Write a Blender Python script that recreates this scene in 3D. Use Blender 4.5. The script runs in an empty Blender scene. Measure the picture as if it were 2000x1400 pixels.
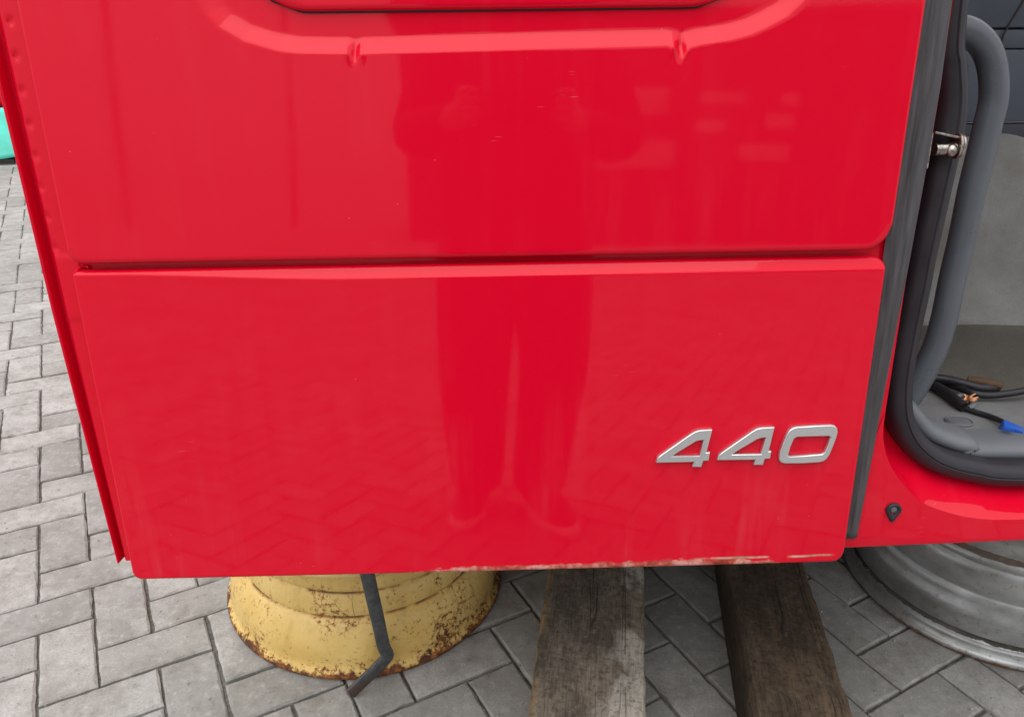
import bpy, bmesh, math, random
import numpy as np
from mathutils import Vector, Matrix
random.seed(7); rng = np.random.default_rng(7)
scene = bpy.context.scene
COL = scene.collection

# ------------------------------------------------------------------ camera
F = 1500.0; PITCH = math.radians(24.64); ROLL = math.radians(0.9); H = 1.197
_c, _s = math.cos(PITCH), math.sin(PITCH); _cr, _sr = math.cos(ROLL), math.sin(ROLL)
FW = np.array([0, _c, -_s]); _u0 = np.array([0, _s, _c]); _r0 = np.array([1., 0, 0])
CR = _cr*_r0 + _sr*_u0; CU = -_sr*_r0 + _cr*_u0
CP = np.array([0, 0, H])
cam_d = bpy.data.cameras.new('camera'); cam = bpy.data.objects.new('camera', cam_d); COL.objects.link(cam)
cam_d.sensor_fit = 'HORIZONTAL'; cam_d.sensor_width = 36; cam_d.lens = F/2000*36
cam_d.clip_start = 0.02; cam_d.clip_end = 2000
cam.matrix_world = Matrix(((CR[0], CU[0], -FW[0], CP[0]), (CR[1], CU[1], -FW[1], CP[1]), (CR[2], CU[2], -FW[2], CP[2]), (0, 0, 0, 1)))
scene.camera = cam

# ------------------------------------------------------------------ sky and sun (bright overcast)
SUN_EL, SUN_AZ = 66.0, -138.0            # azimuth from +Y towards +X: behind the camera, to its left
CLOUD = 10.0
world = bpy.data.worlds.new('World'); scene.world = world; world.use_nodes = True
wn = world.node_tree.nodes; wl = world.node_tree.links; wn.clear()
sky = wn.new('ShaderNodeTexSky'); sky.sky_type = 'NISHITA'; sky.sun_disc = False
sky.sun_elevation = math.radians(SUN_EL); sky.sun_rotation = math.radians(SUN_AZ)
sky.air_density = 1.0; sky.dust_density = 1.0; sky.ozone_density = 1.0
hs = wn.new('ShaderNodeHueSaturation'); hs.inputs['Saturation'].default_value = 0.16
bg = wn.new('ShaderNodeBackground'); bg.inputs['Strength'].default_value = 0.15
wo = wn.new('ShaderNodeOutputWorld')
# even cloud cover over the clear sky: brightest overhead, a third of that at the horizon (standard overcast sky)
wtc = wn.new('ShaderNodeTexCoord'); wsx = wn.new('ShaderNodeSeparateXYZ'); wl.new(wtc.outputs['Generated'], wsx.inputs[0])
wmr = wn.new('ShaderNodeMapRange'); wmr.inputs[1].default_value = 0.0; wmr.inputs[2].default_value = 1.0; wmr.inputs[3].default_value = CLOUD/3; wmr.inputs[4].default_value = CLOUD
wl.new(wsx.outputs['Z'], wmr.inputs[0])
wcb = wn.new('ShaderNodeCombineXYZ')
for i_, g_ in enumerate((0.985, 1.0, 1.03)):
    wm_ = wn.new('ShaderNodeMath'); wm_.operation = 'MULTIPLY'; wm_.inputs[1].default_value = g_; wl.new(wmr.outputs[0], wm_.inputs[0]); wl.new(wm_.outputs[0], wcb.inputs[i_])
wmx = wn.new('ShaderNodeMix'); wmx.data_type = 'RGBA'; wmx.inputs[0].default_value = 0.88
wl.new(sky.outputs[0], hs.inputs['Color']); wl.new(hs.outputs[0], wmx.inputs[6]); wl.new(wcb.outputs[0], wmx.inputs[7]); wl.new(wmx.outputs[2], bg.inputs['Color']); wl.new(bg.outputs[0], wo.inputs['Surface'])
sd = bpy.data.lights.new('sun', 'SUN'); sd.energy = 1.5; sd.angle = math.radians(75); sd.color = (1.0, 0.965, 0.92)
sun = bpy.data.objects.new('sun', sd); COL.objects.link(sun)
_el, _az = math.radians(SUN_EL), math.radians(SUN_AZ)
_dir = Vector((math.sin(_az)*math.cos(_el), math.cos(_az)*math.cos(_el), math.sin(_el)))
sun.rotation_euler = _dir.to_track_quat('Z', 'Y').to_euler(); sun.location = _dir*8
vs = scene.view_settings; vs.view_transform = 'Standard'; vs.look = 'None'; vs.exposure = 0.44; vs.gamma = 1.0; vs.use_curve_mapping = False

# ------------------------------------------------------------------ frames: pixel -> ground, pixel -> cab side
def ray(x, y): return (x-1000)/F*CR - (y-700)/F*CU + FW
UP = -ray(1060, 5069); UP /= np.linalg.norm(UP)
XA = ray(75900, -666); XA -= UP*(XA@UP); XA /= np.linalg.norm(XA)
YA = np.cross(UP, XA)
_d = ray(1000, 1115); M0 = CP + _d*(0.80/_d[1])
def loc(x, y, Y=0.0):                       # cab-local point at depth Y behind the cab's side face
    d = ray(x, y); o = CP-M0; t = (Y-o@YA)/(d@YA); P = o+t*d
    return (P@XA, P@YA, P@UP)
def locz(x, y, z):                          # cab-local point on a level plane inside the cab
    d = ray(x, y); o = CP-M0; t = (z-o@UP)/(d@UP); P = o+t*d
    return (P@XA, P@YA, P@UP)
def gnd(x, y, z=0.0):
    d = ray(x, y); return CP + d*((z-H)/d[2])
def to_px(P):
    v = np.asarray(P)-CP; dd = v@FW
    return 1000+F*(v@CR)/dd, 700-F*(v@CU)/dd, dd
CABM = Matrix(((XA[0], YA[0], UP[0], M0[0]), (XA[1], YA[1], UP[1], M0[1]), (XA[2], YA[2], UP[2], M0[2]), (0, 0, 0, 1)))

# ------------------------------------------------------------------ helpers
def link(o): COL.objects.link(o); return o
def mesh_obj(name, verts, faces, mat, parent=None, smooth=True):
    me = bpy.data.meshes.new(name); me.from_pydata([tuple(map(float, v)) for v in verts], [], [tuple(int(i) for i in f) for f in faces])
    me.update(); 
    if smooth: me.polygons.foreach_set('use_smooth', [True]*len(me.polygons))
    if mat: me.materials.append(mat)
    o = link(bpy.data.objects.new(name, me)); o.parent = parent
    return o
def bm_obj(name, bm, mat, parent=None, smooth=False):
    me = bpy.data.meshes.new(name); bm.to_mesh(me); bm.free()
    if smooth: me.polygons.foreach_set('use_smooth', [True]*len(me.polygons))
    if mat: me.materials.append(mat)
    o = link(bpy.data.objects.new(name, me)); o.parent = parent
    return o
def auto_smooth(o, deg=35):
    me = o.data; me.polygons.foreach_set('use_smooth', [True]*len(me.polygons))
    try: me.set_sharp_from_angle(angle=math.radians(deg))
    except Exception: pass
    return o
def empty(name, loc_=(0, 0, 0)):
    o = link(bpy.data.objects.new(name, None)); o.location = loc_; o.empty_display_size = 0.1
    return o
def tag(o, label=None, cat=None, group=None, kind=None):
    if label: o['label'] = label
    if cat: o['category'] = cat
    if group: o['group'] = group
    if kind: o['kind'] = kind
    return o
def bevel_box(name, cx, cy, cz, sx, sy, sz, mat, parent=None, bev=0.004, seg=2, rot=None):
    bm = bmesh.new(); bmesh.ops.create_cube(bm, size=1.0)
    bmesh.ops.scale(bm, vec=(sx, sy, sz), verts=bm.verts)
    if bev: bmesh.ops.bevel(bm, geom=bm.edges[:], offset=bev, segments=seg, profile=0.6, affect='EDGES')
    if rot is not None: bmesh.ops.transform(bm, matrix=rot, verts=bm.verts)
    bmesh.ops.translate(bm, vec=(cx, cy, cz), verts=bm.verts)
    return auto_smooth(bm_obj(name, bm, mat, parent))
def catmull(pts, n=8):
    P = [np.array(p, float) for p in pts]; P = [2*P[0]-P[1]] + P + [2*P[-1]-P[-2]]; out = []
    for i in range(1, len(P)-2):
        p0, p1, p2, p3 = P[i-1:i+3]
        for k in range(n):
            t = k/n
            out.append(0.5*(2*p1+(p2-p0)*t+(2*p0-5*p1+4*p2-p3)*t*t+(3*p1-p0-3*p2+p3)*t**3))
    out.append(P[-2]); return np.array(out)
def sweep(name, path, prof, mat, parent=None, ref=(0, 1, 0), closed_prof=True, caps=True, scale=None):
    """prof: (a,b) with a across the path in the plane normal to ref, b along ref"""
    path = np.asarray(path, float); n = len(path); V = []; Fc = []; m = len(prof); ref = np.array(ref, float)
    for i in range(n):
        t = path[min(i+1, n-1)]-path[max(i-1, 0)]; t /= np.linalg.norm(t)+1e-12
        a = np.cross(ref, t); a /= np.linalg.norm(a)+1e-12; b = np.cross(t, a)
        sc = 1 if scale is None else scale[i]
        for (pa, pb) in prof: V.append(path[i]+a*pa*sc+b*pb*sc)
    mm = m if closed_prof else m-1
    for i in range(n-1):
        for j in range(mm):
            k = (j+1) % m; Fc.append((i*m+j, i*m+k, (i+1)*m+k, (i+1)*m+j))
    if caps and closed_prof:
        Fc.append(tuple(range(m-1, -1, -1))); Fc.append(tuple((n-1)*m+j for j in range(m)))
    o = mesh_obj(name, V, Fc, mat, parent)
    bm = bmesh.new(); bm.from_mesh(o.data); bmesh.ops.recalc_face_normals(bm, faces=bm.faces); bm.to_mesh(o.data); bm.free()
    return auto_smooth(o, 50)
def circ(r, n=16, rb=None):
    rb = rb or r
    return [(r*math.cos(2*math.pi*k/n), rb*math.sin(2*math.pi*k/n)) for k in range(n)]
def lathe(name, prof, mat, parent=None, n=96, wob=0.0):
    V = []; Fc = []; m = len(prof)
    for i in range(n):
        a = 2*math.pi*i/n
        w = 1+wob*(math.sin(3*a+1)+0.6*math.sin(7*a+2))
        for (r, z) in prof: V.append((r*w*math.cos(a), r*w*math.sin(a), z))
    for i in range(n):
        k = (i+1) % n
        for j in range(m-1): Fc.append((i*m+j, k*m+j, k*m+j+1, i*m+j+1))
    o = mesh_obj(name, V, Fc, mat, parent)
    bm = bmesh.new(); bm.from_mesh(o.data); bmesh.ops.remove_doubles(bm, verts=bm.verts, dist=1e-5); bmesh.ops.recalc_face_normals(bm, faces=bm.faces); bm.to_mesh(o.data); bm.free()
    return auto_smooth(o, 40)

# ------------------------------------------------------------------ materials
class NT:
    def __init__(s, name):
        s.m = bpy.data.materials.new(name); s.m.use_nodes = True; s.t = s.m.node_tree; s.n = s.t.nodes; s.l = s.t.links
        s.b = s.n['Principled BSDF']; s.co = s.n.new('ShaderNodeTexCoord').outputs['Object']
    def set(s, **k):
        names = dict(rough='Roughness', metal='Metallic', coat='Coat Weight', coatr='Coat Roughness', ior='IOR', spec='Specular IOR Level', sheen='Sheen Weight')
        for a, v in k.items():
            if a == 'col': s.b.inputs['Base Color'].default_value = (*v, 1)
            else: s.b.inputs[names[a]].default_value = v
        return s
    def link(s, a, b): s.l.new(a, b)
    def map(s, scale=(1, 1, 1), locn=(0, 0, 0), rot=(0, 0, 0), src=None):
        n = s.n.new('ShaderNodeMapping'); n.inputs['Scale'].default_value = scale; n.inputs['Location'].default_value = locn; n.inputs['Rotation'].default_value = rot
        s.l.new(src or s.co, n.inputs['Vector']); return n.outputs[0]
    def noise(s, scale=5, detail=4, rough=0.55, vec=None, dist=0.0):
        n = s.n.new('ShaderNodeTexNoise'); n.inputs['Scale'].default_value = scale; n.inputs['Detail'].default_value = detail
        n.inputs['Roughness'].default_value = rough; n.inputs['Distortion'].default_value = dist
        s.l.new(vec if vec is not None else s.co, n.inputs['Vector']); return n.outputs['Fac']
    def voro(s, scale=5, vec=None, feat='F1'):
        n = s.n.new('ShaderNodeTexVoronoi'); n.feature = feat; n.inputs['Scale'].default_value = scale
        s.l.new(vec if vec is not None else s.co, n.inputs['Vector']); return n.outputs['Distance']
    def ramp(s, fac, stops):
        n = s.n.new('ShaderNodeValToRGB'); e = n.color_ramp.elements
        while len(e) < len(stops): e.new(0.5)
        for i, (p, c) in enumerate(stops):
            e[i].position = p; e[i].color = (*c, 1) if isinstance(c, tuple) else (c, c, c, 1)
        s.l.new(fac, n.inputs[0]); return n.outputs[0]
    def mix(s, fac, a, b, mode='MIX'):
        n = s.n.new('ShaderNodeMix'); n.data_type = 'RGBA'; n.blend_type = mode
        for v, i in ((fac, 0), (a, 6), (b, 7)):
            if isinstance(v, (int, float)): n.inputs[i].default_value = v if i == 0 else (v, v, v, 1)
            elif isinstance(v, tuple): n.inputs[i].default_value = (*v, 1)
            else: s.l.new(v, n.inputs[i])
        return n.outputs[2]
    def math(s, op, a, b=0.0, c=None, clamp=False):
        n = s.n.new('ShaderNodeMath'); n.operation = op; n.use_clamp = clamp
        for i, v in enumerate((a, b) if c is None else (a, b, c)):
            if isinstance(v, (int, float)): n.inputs[i].default_value = v
            else: s.l.new(v, n.inputs[i])
        return n.outputs[0]
    def sep(s, src=None):
        n = s.n.new('ShaderNodeSeparateXYZ'); s.l.new(src or s.co, n.inputs[0]); return n.outputs
    def rng(s, v, a, b, c=0.0, d=1.0):
        n = s.n.new('ShaderNodeMapRange'); n.inputs[1].default_value = a; n.inputs[2].default_value = b; n.inputs[3].default_value = c; n.inputs[4].default_value = d
        s.l.new(v, n.inputs[0]); return n.outputs[0]
    def bump(s, h, strength=0.3, dist=0.002):
        n = s.n.new('ShaderNodeBump'); n.inputs['Strength'].default_value = strength; n.inputs['Distance'].default_value = dist
        s.l.new(h, n.inputs['Height']); s.l.new(n.outputs[0], s.b.inputs['Normal']); return n.outputs[0]
    def col(s, c): s.l.new(c, s.b.inputs['Base Color'])
    def rough(s, c): s.l.new(c, s.b.inputs['Roughness'])
    def metal(s, c): s.l.new(c, s.b.inputs['Metallic'])

RED = (0.64, 0.0012, 0.020); DUSTC = (0.62, 0.12, 0.13)
def red_paint(name, worn=False):
    t = NT(name); t.set(rough=0.5, coat=0.56, coatr=0.03, spec=0.03); t.b.inputs['Coat IOR'].default_value = 1.46
    X, Y, Z = t.sep()
    # washed-on dust: vertical run marks and blotches
    streak = t.noise(1.0, 5, 0.6, t.map((38, 8, 3.0)))
    blot = t.noise(5.5, 5, 0.6)
    dust = t.math('MULTIPLY', t.ramp(streak, [(0.48, 0.0), (0.72, 1.0)]), t.ramp(blot, [(0.42, 0.0), (0.68, 1.0)]))
    if worn:
        dust = t.math('MULTIPLY', dust, t.rng(Z, 0.36, 0.02, 0.03, 0.18), clamp=True)
    else:
        dust = t.math('MULTIPLY', dust, 0.06)
    # specks of dirt and tiny scratches
    sp = t.ramp(t.voro(46), [(0.0, 1.0), (0.045, 0.0)])
    spm = t.math('MULTIPLY', sp, t.ramp(t.noise(9, 2), [(0.50, 0.0), (0.60, 0.7)]))
    scv = t.map((22, 22, 300), rot=(0, 0.75, 0)); scv = t.map((1, 1, 1), (0, 0, 0), (0, 0, 0), scv); sc = t.ramp(t.voro(1.0, scv), [(0.0, 0.9), (0.13, 0.0)])
    scm = t.math('MULTIPLY', sc, t.ramp(t.noise(6, 2, vec=t.map((1, 1, 1), (3, 1, 2))), [(0.63, 0.0), (0.70, 0.55)]))
    c = t.mix(dust, RED, DUSTC)
    c = t.mix(t.math('ADD', spm, scm, clamp=True), c, (0.75, 0.25, 0.25))
    ro = t.math('ADD', t.rng(dust, 0, 1, 0.02, 0.28), t.rng(t.noise(16, 5, 0.65), 0.4, 0.75, 0.0, 0.05))
    if worn:
        n1 = t.noise(55, 6, 0.75, t.map((1, 1, 2.2))); n2 = t.noise(7, 3)
        hgt = t.math('ADD', 0.004, t.math('MULTIPLY', n2, 0.028))
        reach = t.rng(X, -0.20, -0.06); reach2 = t.rng(X, 0.42, 0.30)
        edge = t.math('SUBTRACT', 1.0, t.math('DIVIDE', Z, hgt), clamp=True)
        edge = t.math('MULTIPLY', edge, t.math('MULTIPLY', reach, reach2))
        chip = t.ramp(t.math('ADD', t.math('MULTIPLY', edge, 0.55), t.math('MULTIPLY', n1, 0.5)), [(0.50, 0.0), (0.56, 1.0)])
        chipc = t.ramp(t.noise(38, 5, 0.7), [(0.32, (0.10, 0.035, 0.02)), (0.46, (0.42, 0.10, 0.07)), (0.6, (0.62, 0.36, 0.30)), (0.75, (0.55, 0.12, 0.10))])
        c = t.mix(t.math('MULTIPLY', chip, 0.85), c, chipc)
        # long scrape with bare filler near the front corner
        line = t.math('ABSOLUTE', t.math('SUBTRACT', Z, t.math('ADD', 0.0085, t.math('MULTIPLY', t.noise(14, 2), 0.006))))
        scr = t.math('MULTIPLY', t.rng(line, 0.0022, 0.0006), t.math('MULTIPLY', t.rng(X, 0.235, 0.28), t.rng(X, 0.428, 0.415)))
        scr = t.math('MULTIPLY', scr, t.ramp(t.noise(30, 3, vec=t.map((1, 1, 0.1))), [(0.40, 0.0), (0.52, 1.0)]))
        c = t.mix(scr, c, t.ramp(t.noise(22, 2, vec=t.map((1, 1, 0.1), (5, 0, 0))), [(0.4, (0.30, 0.17, 0.09)), (0.6, (0.66, 0.55, 0.46))]))
        ro = t.math('MAXIMUM', ro, t.math('MULTIPLY', t.math('MAXIMUM', chip, scr), 0.6))
        cw = t.math('MULTIPLY', 0.56, t.math('SUBTRACT', 1.0, t.math('MAXIMUM', chip, scr), clamp=True)); t.link(cw, t.b.inputs['Coat Weight'])
    t.col(c); t.link(ro, t.b.inputs['Coat Roughness'])
    pe = t.math('ADD', t.math('MULTIPLY', t.noise(420, 1), 0.12), t.math('MULTIPLY', t.noise(9, 2), 1.0))
    t.bump(pe, 0.10, 0.0006)
    n = [x for x in t.n if x.type == 'BUMP'][0]; t.link(n.outputs[0], t.b.inputs['Coat Normal'])
    return t.m
M = {}
M['red'] = red_paint('red_paint'); M['red_worn'] = red_paint('worn_red_paint', True)

def rubber(name, c, ro, var=0.35, streaks=False):
    t = NT(name); t.set(rough=ro, spec=0.35)
    n = t.noise(14, 5, 0.6, t.map((14, 14, 0.9)) if streaks else None)
    t.col(t.mix(t.ramp(n, [(0.3, 0.0), (0.7, 1.0)]), tuple(x*(1-var) for x in c), tuple(x*(1+var) for x in c)))
    t.rough(t.rng(n, 0.3, 0.7, ro-0.08, ro+0.1)); t.bump(t.noise(600, 2), 0.12, 0.0005)
    return t.m
M['trim'] = rubber('faded_black_trim', (0.060, 0.056, 0.061), 0.40, 0.40, True)
M['seal'] = rubber('door_seal_rubber', (0.022, 0.020, 0.025), 0.46, 0.25)
M['handle'] = rubber('grab_handle_plastic', (0.088, 0.096, 0.11), 0.30, 0.10)
M['navy'] = rubber('navy_cab_plastic', (0.052, 0.060, 0.080), 0.5, 0.12)
M['navy2'] = rubber('dark_cab_plastic', (0.030, 0.032, 0.043), 0.6, 0.12)
M['gap'] = NT('dark_gap').set(col=(0.010, 0.006, 0.007), rough=0.7).m
M['under'] = NT('underbody_black').set(col=(0.02, 0.018, 0.017), rough=0.75).m

def carpet(name, c):
    t = NT(name); t.set(rough=0.95, spec=0.15, sheen=0.15)
    n = t.noise(900, 3, 0.7); d = t.noise(7, 5, 0.65); g = t.voro(420)
    k = t.mix(t.rng(n, 0.3, 0.7), tuple(x*0.72 for x in c), tuple(x*1.25 for x in c))
    k = t.mix(t.ramp(d, [(0.40, 0.0), (0.68, 0.7)]), k, (c[0]*0.55, c[1]*0.5, c[2]*0.42))
    t.col(k); t.bump(t.math('ADD', n, g), 0.25, 0.0012); return t.m
M['carpet'] = carpet('grey_cab_carpet', (0.175, 0.176, 0.174)); M['mat'] = carpet('grey_floor_mat', (0.150, 0.153, 0.157))
M['kick'] = carpet('shaded_dusty_kick_carpet', (0.090, 0.084, 0.072))  # dusty carpet; the upright face's shade is also put into this colour
M['plastic_grey'] = rubber('grey_floor_trim', (0.125, 0.133, 0.145), 0.42, 0.12)

def steel():
    t = NT('dull_steel'); t.set(metal=1.0, rough=0.32)
    n = t.noise(160, 4, 0.7); t.col(t.ramp(n, [(0.35, (0.16, 0.13, 0.11)), (0.62, (0.50, 0.46, 0.42))])); t.rough(t.rng(n, 0.3, 0.7, 0.5, 0.22)); return t.m
M['steel'] = steel()
t = NT('satin_chrome_badge'); t.set(metal=0.85, rough=0.3, col=(0.66, 0.67, 0.68)); t.rough(t.rng(t.noise(60, 4), 0.3, 0.7, 0.24, 0.40)); M['badge'] = t.m

def yellow():
    t = NT('rusty_yellow_paint'); t.set(rough=0.45, spec=0.4)
    X, Y, Z = t.sep()
    base = t.mix(t.ramp(t.noise(6, 5, 0.6), [(0.3, 0.0), (0.7, 1.0)]), (0.64, 0.42, 0.115), (0.78, 0.575, 0.225))
    base = t.mix(t.ramp(t.noise(40, 5, 0.7, t.map((1, 1, 0.25))), [(0.52, 0.0), (0.75, 0.5)]), base, (0.40, 0.27, 0.08))
    low = t.rng(Z, 0.055, 0.008)
    big = t.noise(11, 5, 0.65); fine = t.noise(105, 6, 0.78); mid = t.noise(28, 4, 0.7)
    v = t.math('ADD', t.math('MULTIPLY', big, 0.45), t.math('MULTIPLY', fine, 0.62))
    v = t.math('ADD', v, t.math('MULTIPLY', low, 0.06)); v = t.math('MAXIMUM', v, t.math('ADD', t.math('MULTIPLY', t.noise(8, 3, 0.6, t.map((1, 1, 1), (7, 3, 1))), 0.30), t.math('MULTIPLY', t.noise(120, 3, 0.6), 0.64)))
    rust = t.ramp(v, [(0.598, 0.0), (0.64, 1.0)])
    lip = t.ramp(t.math('ADD', t.rng(Z, 0.030, 0.004), t.math('MULTIPLY', t.math('SUBTRACT', mid, 0.5), 2.4)), [(0.42, 0.0), (0.62, 1.0)])
    crack = t.ramp(t.voro(19, t.map((1, 1, 0.8)), 'DISTANCE_TO_EDGE'), [(0.0, 1.0), (0.018, 0.0)])
    crack = t.math('MULTIPLY', crack, t.ramp(t.noise(5, 2), [(0.52, 0.0), (0.6, 0.75)]))
    c1 = t.math('ABSOLUTE', t.math('SUBTRACT', Z, 0.121)); c2 = t.math('ABSOLUTE', t.math('SUBTRACT', Z, 0.170))
    cre = t.math('MULTIPLY', t.rng(t.math('MINIMUM', c1, c2), 0.0032, 0.0006), t.ramp(t.noise(16, 4, 0.7), [(0.40, 0.0), (0.54, 0.9)]))
    allr = t.math('MAXIMUM', t.math('MAXIMUM', rust, lip), t.math('MAXIMUM', crack, cre))
    rc = t.ramp(t.noise(48, 5, 0.7), [(0.3, (0.035, 0.018, 0.014)), (0.5, (0.13, 0.045, 0.018)), (0.62, (0.36, 0.13, 0.03)), (0.75, (0.09, 0.06, 0.06))])
    halo = t.ramp(v, [(0.555, 0.0), (0.61, 0.6)])
    c = t.mix(halo, base, (0.50, 0.25, 0.06)); c = t.mix(allr, c, rc)
    t.col(c); t.rough(t.rng(allr, 0, 1, 0.42, 0.85)); t.bump(t.math('MULTIPLY', allr, -1.0), 0.5, 0.0015); return t.m
M['yellow'] = yellow()
def silver():
    t = NT('weathered_silver_rim'); t.set(rough=0.36, metal=0.6)
    X, Y, Z = t.sep()
    c = t.mix(t.ramp(t.noise(9, 5, 0.6), [(0.3, 0.0), (0.7, 1.0)]), (0.36, 0.37, 0.365), (0.52, 0.53, 0.525))
    n = t.noise(34, 5, 0.7)
    gr = t.math('ABSOLUTE', t.math('SUBTRACT', Z, 0.0450)); g2 = t.math('ABSOLUTE', t.math('SUBTRACT', Z, 0.222))
    dark = t.ramp(t.math('ADD', t.rng(gr, 0.009, 0.002), t.math('MULTIPLY', t.math('SUBTRACT', n, 0.5), 1.6)), [(0.5, 0.0), (0.6, 1.0)])
    c = t.mix(dark, c, (0.022, 0.016, 0.014))
    r2 = t.ramp(t.math('ADD', t.rng(g2, 0.010, 0.003), t.math('MULTIPLY', t.math('SUBTRACT', n, 0.5), 1.2)), [(0.5, 0.0), (0.65, 1.0)])
    foot = t.ramp(t.math('ADD', t.rng(Z, 0.017, 0.004), t.math('MULTIPLY', t.math('SUBTRACT', n, 0.5), 1.6)), [(0.4, 0.0), (0.7, 1.0)])
    rc = t.ramp(t.noise(60, 4, 0.7), [(0.35, (0.05, 0.022, 0.014)), (0.65, (0.22, 0.10, 0.05))])
    k = t.math('MAXIMUM', r2, foot); c = t.mix(k, c, rc)
    grime = t.ramp(t.noise(5, 5, 0.65, t.map((1, 1, 2))), [(0.42, 0.0), (0.66, 0.7)]); c = t.mix(grime, c, (0.15, 0.145, 0.125)); c = t.mix(t.ramp(t.noise(70, 6, 0.75), [(0.56, 0.0), (0.68, 0.6)]), c, (0.12, 0.10, 0.08))
    t.col(c); a = t.math('MAXIMUM', k, dark); t.rough(t.rng(a, 0, 1, 0.34, 0.8)); t.metal(t.rng(a, 0, 1, 0.5, 0.0)); t.bump(t.noise(220, 3), 0.15, 0.0006); return t.m
M['silver'] = silver()
def wood(name, dark, light, pale):
    t = NT(name); t.set(rough=0.82, spec=0.25)
    X, Y, Z = t.sep()
    g = t.noise(1.0, 6, 0.65, t.map((46, 5.0, 46)), 0.5)
    fine = t.noise(1.0, 5, 0.7, t.map((260, 26, 260)))
    k = t.math('ADD', t.math('MULTIPLY', g, 0.5), t.math('MULTIPLY', fine, 0.5))
    c = t.mix(t.ramp(k, [(0.38, 0.0), (0.62, 1.0)]), dark, light)
    st = t.noise(6.5, 5, 0.6, t.map((1, 0.5, 1))); c = t.mix(t.ramp(st, [(0.40, 0.7), (0.58, 0.0)]), c, tuple(x*0.45 for x in dark))
    if pale:
        p = t.math('MULTIPLY', t.ramp(t.noise(7, 4, 0.6, t.map((1.2, 0.6, 1), (2.2, 0.7, 0))), [(0.485, 0.0), (0.55, 1.0)]), t.rng(X, 0.0, 0.055))
        c = t.mix(t.math('MULTIPLY', p, t.rng(k, 0.35, 0.6, 0.35, 0.95)), c, (0.55, 0.51, 0.44))
        eg = t.math('MULTIPLY', t.rng(X, -0.082, -0.097), t.rng(t.noise(9, 4), 0.4, 0.55)); c = t.mix(eg, c, (0.30, 0.20, 0.10))
    saw = t.noise(1.0, 4, 0.7, t.map((16, 150, 16), rot=(0, 0, 0.12)), 1.5); c = t.mix(t.ramp(saw, [(0.50, 0.0), (0.70, 0.22)]), c, tuple(x*0.5 for x in dark))
    kn = t.voro(5.5, t.map((1, 0.7, 0.2), (0.3, 0.16, 0))); ringk = t.math('SINE', t.math('MULTIPLY', kn, 260.0)); km = t.rng(kn, 0.20, 0.05); c = t.mix(t.math('MULTIPLY', t.math('MULTIPLY', km, t.rng(ringk, -1, 1)), 0.55), c, tuple(x*0.45 for x in dark))
    sp = t.ramp(t.voro(60), [(0.0, 0.8), (0.05, 0.0)]); c = t.mix(t.math('MULTIPLY', sp, t.ramp(t.noise(12, 2), [(0.5, 0.0), (0.6, 1.0)])), c, (0.45, 0.42, 0.36))
    ck = t.ramp(t.noise(1.0, 3, 0.6, t.map((45, 1.1, 45), (4, 2, 0))), [(0.335, 1.0), (0.36, 0.0)]); c = t.mix(ck, c, (0.012, 0.010, 0.008))
    gr1 = t.noise(75, 7, 0.8); c = t.mix(t.ramp(gr1, [(0.36, 0.75), (0.5, 0.0)]), c, tuple(x*0.4 for x in dark)); c = t.mix(t.ramp(gr1, [(0.55, 0.0), (0.72, 0.55)]), c, tuple(min(1, x*1.5) for x in light))
    cr2 = t.ramp(t.voro(1.0, t.map((30, 1.1, 30), (1.3, 0.4, 0.2)), 'DISTANCE_TO_EDGE'), [(0.0, 1.0), (0.022, 0.0)]); cr2 = t.math('MULTIPLY', cr2, t.ramp(t.noise(6, 3), [(0.52, 0.0), (0.62, 0.75)])); c = t.mix(cr2, c, (0.010, 0.008, 0.006))
    t.col(c); t.bump(t.math('SUBTRACT', t.math('ADD', k, t.math('MULTIPLY', gr1, 0.8)), t.math('ADD', ck, cr2)), 0.7, 0.003); return t.m
M['wood_pale'] = wood('weathered_timber', (0.125, 0.100, 0.076), (0.33, 0.275, 0.21), True)
M['wood_dark'] = wood('oily_dark_timber', (0.060, 0.043, 0.030), (0.17, 0.120, 0.078), False)

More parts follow.
